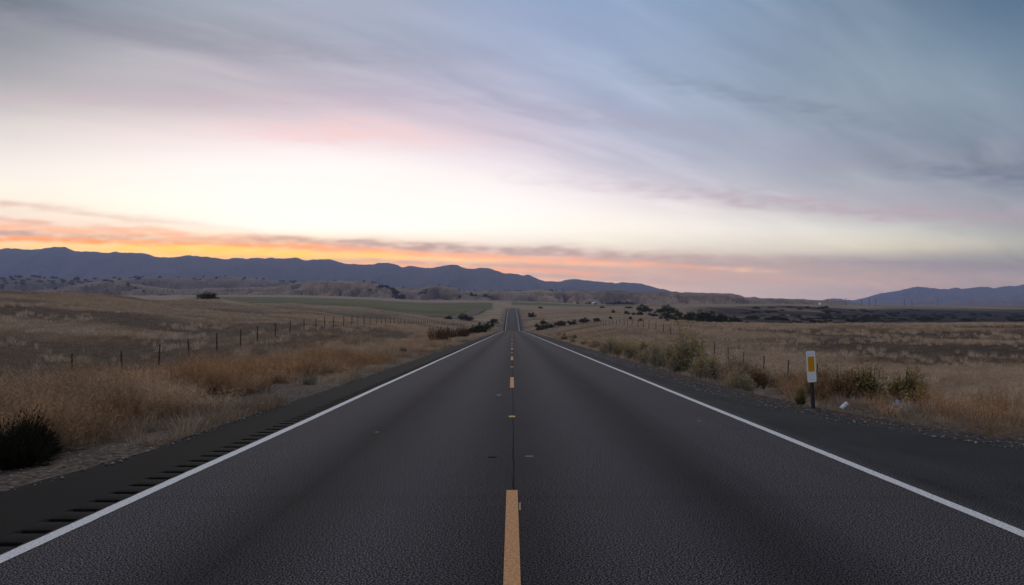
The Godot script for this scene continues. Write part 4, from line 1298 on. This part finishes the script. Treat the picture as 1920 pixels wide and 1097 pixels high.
func build_small_things() -> void:
	# roadside marker: dark steel post, white panel, amber reflector
	var o := thing("reflector_post", "white roadside marker panel with amber reflector on a dark metal post", "road marker", on_ground(5.78, 13.1))
	var b := Bag.new()
	var steel := Color(0.05, 0.054, 0.062)
	b.box(Vector3(-0.034, -0.35, -0.012), Vector3(0.034, 1.0, -0.008), steel)
	b.box(Vector3(-0.034, -0.35, -0.008), Vector3(-0.029, 1.0, 0.012), steel)
	b.box(Vector3(0.029, -0.35, -0.008), Vector3(0.034, 1.0, 0.012), steel)
	part("post", b.mesh(), tinted, o)
	var panel := part("panel", plate(0.18, 0.60, 0.006, 0.03, Color(0.62, 0.65, 0.70)), mat(Color.WHITE, 0.5, true), o, Vector3(0, 0.80, 0.017))
	part("reflector", plate(0.125, 0.285, 0.004, 0.006, Color(0.50, 0.25, 0.006)), mat(Color.WHITE, 0.35, true), panel, Vector3(0, 0.05, 0.0055))
	for q in [[-0.03, 0.24], [0.03, 0.24], [-0.03, -0.235], [0.03, -0.235]]:
		var bolt := Bag.new()
		bolt.tube(Vector3(0, 0, 0), Vector3(0, 0, 0.004), 0.006, 0.005, 6, Color(0.12, 0.12, 0.13), true)
		part("bolt", bolt.mesh(), tinted, panel, Vector3(q[0], q[1], 0.003))
	o.rotation = Vector3(0, 0.08, 0.06)
	# litter
	var cup := thing("paper_cup", "crumpled white paper cup lying on its side before the red-brown shrub", "cup", on_ground(7.25, 14.9) + Vector3(0, 0.05, 0))
	b = Bag.new()
	b.tube(Vector3(-0.10, 0, 0), Vector3(0.075, 0.015, 0), 0.036, 0.05, 14, Color(0.60, 0.63, 0.67))
	b.tube(Vector3(-0.10, 0, 0), Vector3(-0.098, 0, 0), 0.036, 0.001, 14, Color(0.60, 0.63, 0.67))
	part("cup_body", b.mesh(), tinted, cup)
	b = Bag.new()
	b.tube(Vector3(0.030, 0.011, 0), Vector3(0.040, 0.012, 0), 0.0485, 0.0495, 14, Color(0.10, 0.13, 0.16))
	part("stripe", b.mesh(), tinted, cup)
	b = Bag.new()
	b.tube(Vector3(0.075, 0.015, 0), Vector3(0.088, 0.016, 0), 0.054, 0.052, 14, Color(0.62, 0.64, 0.66))
	b.tube(Vector3(0.088, 0.016, 0), Vector3(0.100, 0.017, 0), 0.046, 0.001, 14, Color(0.62, 0.64, 0.66))
	part("lid", b.mesh(), tinted, cup)
	cup.rotation = Vector3(0.0, 0.25, 0.50)
	var bag := thing("plastic_bag", "crumpled white plastic bag caught in dry grass below the olive shrub", "bag", on_ground(8.45, 14.85))
	var crumple := noise(91, 1.0, 3)
	var skin := []
	for v in 10:
		for q in 22:
			var a := TAU * q / 22.0
			var e := PI / 2 * v / 9.0
			var dir := Vector3(cos(a) * cos(e), sin(e), sin(a) * cos(e))
			var n := 1.0 + 0.75 * crumple.get_noise_3d(dir.x * 1.6, dir.y * 1.6, dir.z * 1.6) + 0.5 * absf(crumple.get_noise_3d(dir.x * 4.0, dir.y * 4.0, dir.z * 4.0))
			skin.append(Vector3(dir.x * 0.21, dir.y * 0.17 * (1.15 - dir.x * 0.75), dir.z * 0.13) * n)
	var film := mat(Color.WHITE, 0.4, true)
	b = Bag.new()
	for v in 9:
		for q in 22:
			b.quad(skin[v * 22 + q], skin[v * 22 + (q + 1) % 22], skin[(v + 1) * 22 + (q + 1) % 22], skin[(v + 1) * 22 + q], Color(0.34, 0.35, 0.39))
	part("bag_body", b.mesh(), film, bag)
	b = Bag.new()
	for k in 9:
		var a := k / 8.0 * PI
		var c := (k + 1) / 8.0 * PI
		if k < 8:
			b.quad(Vector3(0.20 + 0.16 * sin(a), 0.015 + 0.03 * sin(a * 2.0), 0.05 * cos(a)), Vector3(0.20 + 0.16 * sin(c), 0.015 + 0.03 * sin(c * 2.0), 0.05 * cos(c)), Vector3(0.19 + 0.12 * sin(c), 0.05, 0.02 * cos(c)), Vector3(0.19 + 0.12 * sin(a), 0.05, 0.02 * cos(a)), Color(0.48, 0.49, 0.54))
	part("handle", b.mesh(), film, bag)
	bag.scale = Vector3.ONE * 0.72
	# broken stick and scraps by the left edge
	o = thing("broken_stick", "bent pale stick lying on the gravel below the dark shrub", "stick", on_ground(-5.75, 9.05))
	b = Bag.new()
	b.tube(Vector3(-0.32, 0.05, -0.05), Vector3(0.0, 0.02, 0.03), 0.012, 0.014, 6, Color(0.16, 0.12, 0.08), true)
	b.tube(Vector3(0.0, 0.02, 0.03), Vector3(0.22, 0.06, -0.12), 0.013, 0.008, 6, Color(0.16, 0.12, 0.08), true)
	part("twig", b.mesh(), tinted, o)
	o = thing("paint_scrap", "short pale scrap on the asphalt beside the nearest yellow dash", "scrap", Vector3(0.067, road_h(5.9) + 0.001, -5.9))
	b = Bag.new()
	b.quad(Vector3(-0.008, 0.0, 0.10), Vector3(0.010, 0.004, 0.09), Vector3(0.009, 0.010, -0.10), Vector3(-0.006, 0.002, -0.11), Color(0.25, 0.20, 0.14))
	b.quad(Vector3(-0.008, 0.004, 0.10), Vector3(0.010, 0.008, 0.09), Vector3(0.009, 0.014, -0.10), Vector3(-0.006, 0.006, -0.11), Color(0.25, 0.20, 0.14))
	part("flake", b.mesh(), tinted, o)
	# raised reflective markers on the centre line
	var spots := [11.85, 26.5, 41.1, 55.7]
	var words := ["nearest yellow raised marker on the centre joint", "second yellow raised marker along the centre joint", "third yellow raised marker along the centre joint", "fourth yellow raised marker along the centre joint"]
	for k in 4:
		o = thing("pavement_marker", words[k], "road marker", Vector3(0.0, road_h(spots[k]), -spots[k]), "raised markers on the centre joint")
		b = Bag.new()
		var c := Color(0.40, 0.27, 0.10)
		b.quad(Vector3(-0.06, -0.002, 0.05), Vector3(0.06, -0.002, 0.05), Vector3(0.045, 0.018, 0.02), Vector3(-0.045, 0.018, 0.02), Color(0.62, 0.45, 0.20))
		b.quad(Vector3(-0.045, 0.018, 0.02), Vector3(0.045, 0.018, 0.02), Vector3(0.045, 0.018, -0.02), Vector3(-0.045, 0.018, -0.02), c)
		b.quad(Vector3(-0.045, 0.018, -0.02), Vector3(0.045, 0.018, -0.02), Vector3(0.06, -0.002, -0.05), Vector3(-0.06, -0.002, -0.05), c)
		b.quad(Vector3(-0.06, -0.002, -0.05), Vector3(-0.06, -0.002, 0.05), Vector3(-0.045, 0.018, 0.02), Vector3(-0.045, 0.018, -0.02), c)
		b.quad(Vector3(0.06, -0.002, 0.05), Vector3(0.06, -0.002, -0.05), Vector3(0.045, 0.018, -0.02), Vector3(0.045, 0.018, 0.02), c)
		part("housing", b.mesh(), tinted, o)
	# the distant farm and its trees
	o = thing("farmhouse", "tiny white farmhouse among trees at the foot of the hills", "house", on_ground(171.0, 1425.0))
	b = Bag.new()
	b.box(Vector3(-3.5, -1, -3), Vector3(3.5, 2.6, 3), Color(0.45, 0.45, 0.45))
	part("wall", b.mesh(), tinted, o)
	b = Bag.new()
	b.quad(Vector3(-4, 2.4, 3.5), Vector3(4, 2.4, 3.5), Vector3(4, 4.4, 0), Vector3(-4, 4.4, 0), Color(0.60, 0.62, 0.66))
	b.quad(Vector3(4, 2.4, -3.5), Vector3(-4, 2.4, -3.5), Vector3(-4, 4.4, 0), Vector3(4, 4.4, 0), Color(0.60, 0.62, 0.66))
	part("roof", b.mesh(), tinted, o)
	for t in [[123, 7], [140, 6], [146, 9], [157, 7], [177, 6], [183, 8], [188, 9], [195, 14], [201, 13], [207, 11], [216, 12], [222, 11], [227, 9]]:
		plant_oak(rng.randi() % 5, on_ground(t[0] / 1280.0 * 1415.0, 1415.0 + rng.randf_range(-10, 10), 0.2), t[1] * 0.95, t[1] * 0.75, "small dark tree in the farm's row at the hill foot", "trees around the farm")
	o = thing("white_shed", "tiny white shed out on the plain toward the power poles", "shed", on_ground(586.0, 1300.0))
	b = Bag.new()
	b.box(Vector3(-1.5, -1, -1.5), Vector3(1.5, 2.6, 1.5), Color(0.75, 0.75, 0.75))
	part("wall", b.mesh(), tinted, o)
	b = Bag.new()
	b.quad(Vector3(-1.7, 2.5, 1.7), Vector3(1.7, 2.5, 1.7), Vector3(1.7, 4.0, 0), Vector3(-1.7, 4.0, 0), Color(0.7, 0.7, 0.7))
	b.quad(Vector3(1.7, 2.5, -1.7), Vector3(-1.7, 2.5, -1.7), Vector3(-1.7, 4.0, 0), Vector3(1.7, 4.0, 0), Color(0.7, 0.7, 0.7))
	part("roof", b.mesh(), tinted, o)
	var shaft := Bag.new()
	shaft.tube(Vector3(0, -1, 0), Vector3(0, 12, 0), 0.30, 0.22, 6, Color(0.05, 0.045, 0.04), true)
	var arm := Bag.new()
	arm.box(Vector3(-1.5, 10.9, -0.12), Vector3(1.5, 11.2, 0.12), Color(0.05, 0.045, 0.04))
	var nth := -1
	for q in [[591, 1000], [626, 1150], [656, 1180], [670, 1200], [682, 1220], [736, 1260], [750, 1280], [798, 1330]]:
		nth += 1
		o = thing("utility_pole", ["first", "second", "third", "fourth", "fifth", "sixth", "seventh", "last"][nth] + " power pole from the white shed along the plateau", "pole", on_ground(q[0] / 1280.0 * q[1], q[1]), "power poles on the plateau")
		part("shaft", shaft.mesh(), tinted, o)
		part("crossarm", arm.mesh(), tinted, o)
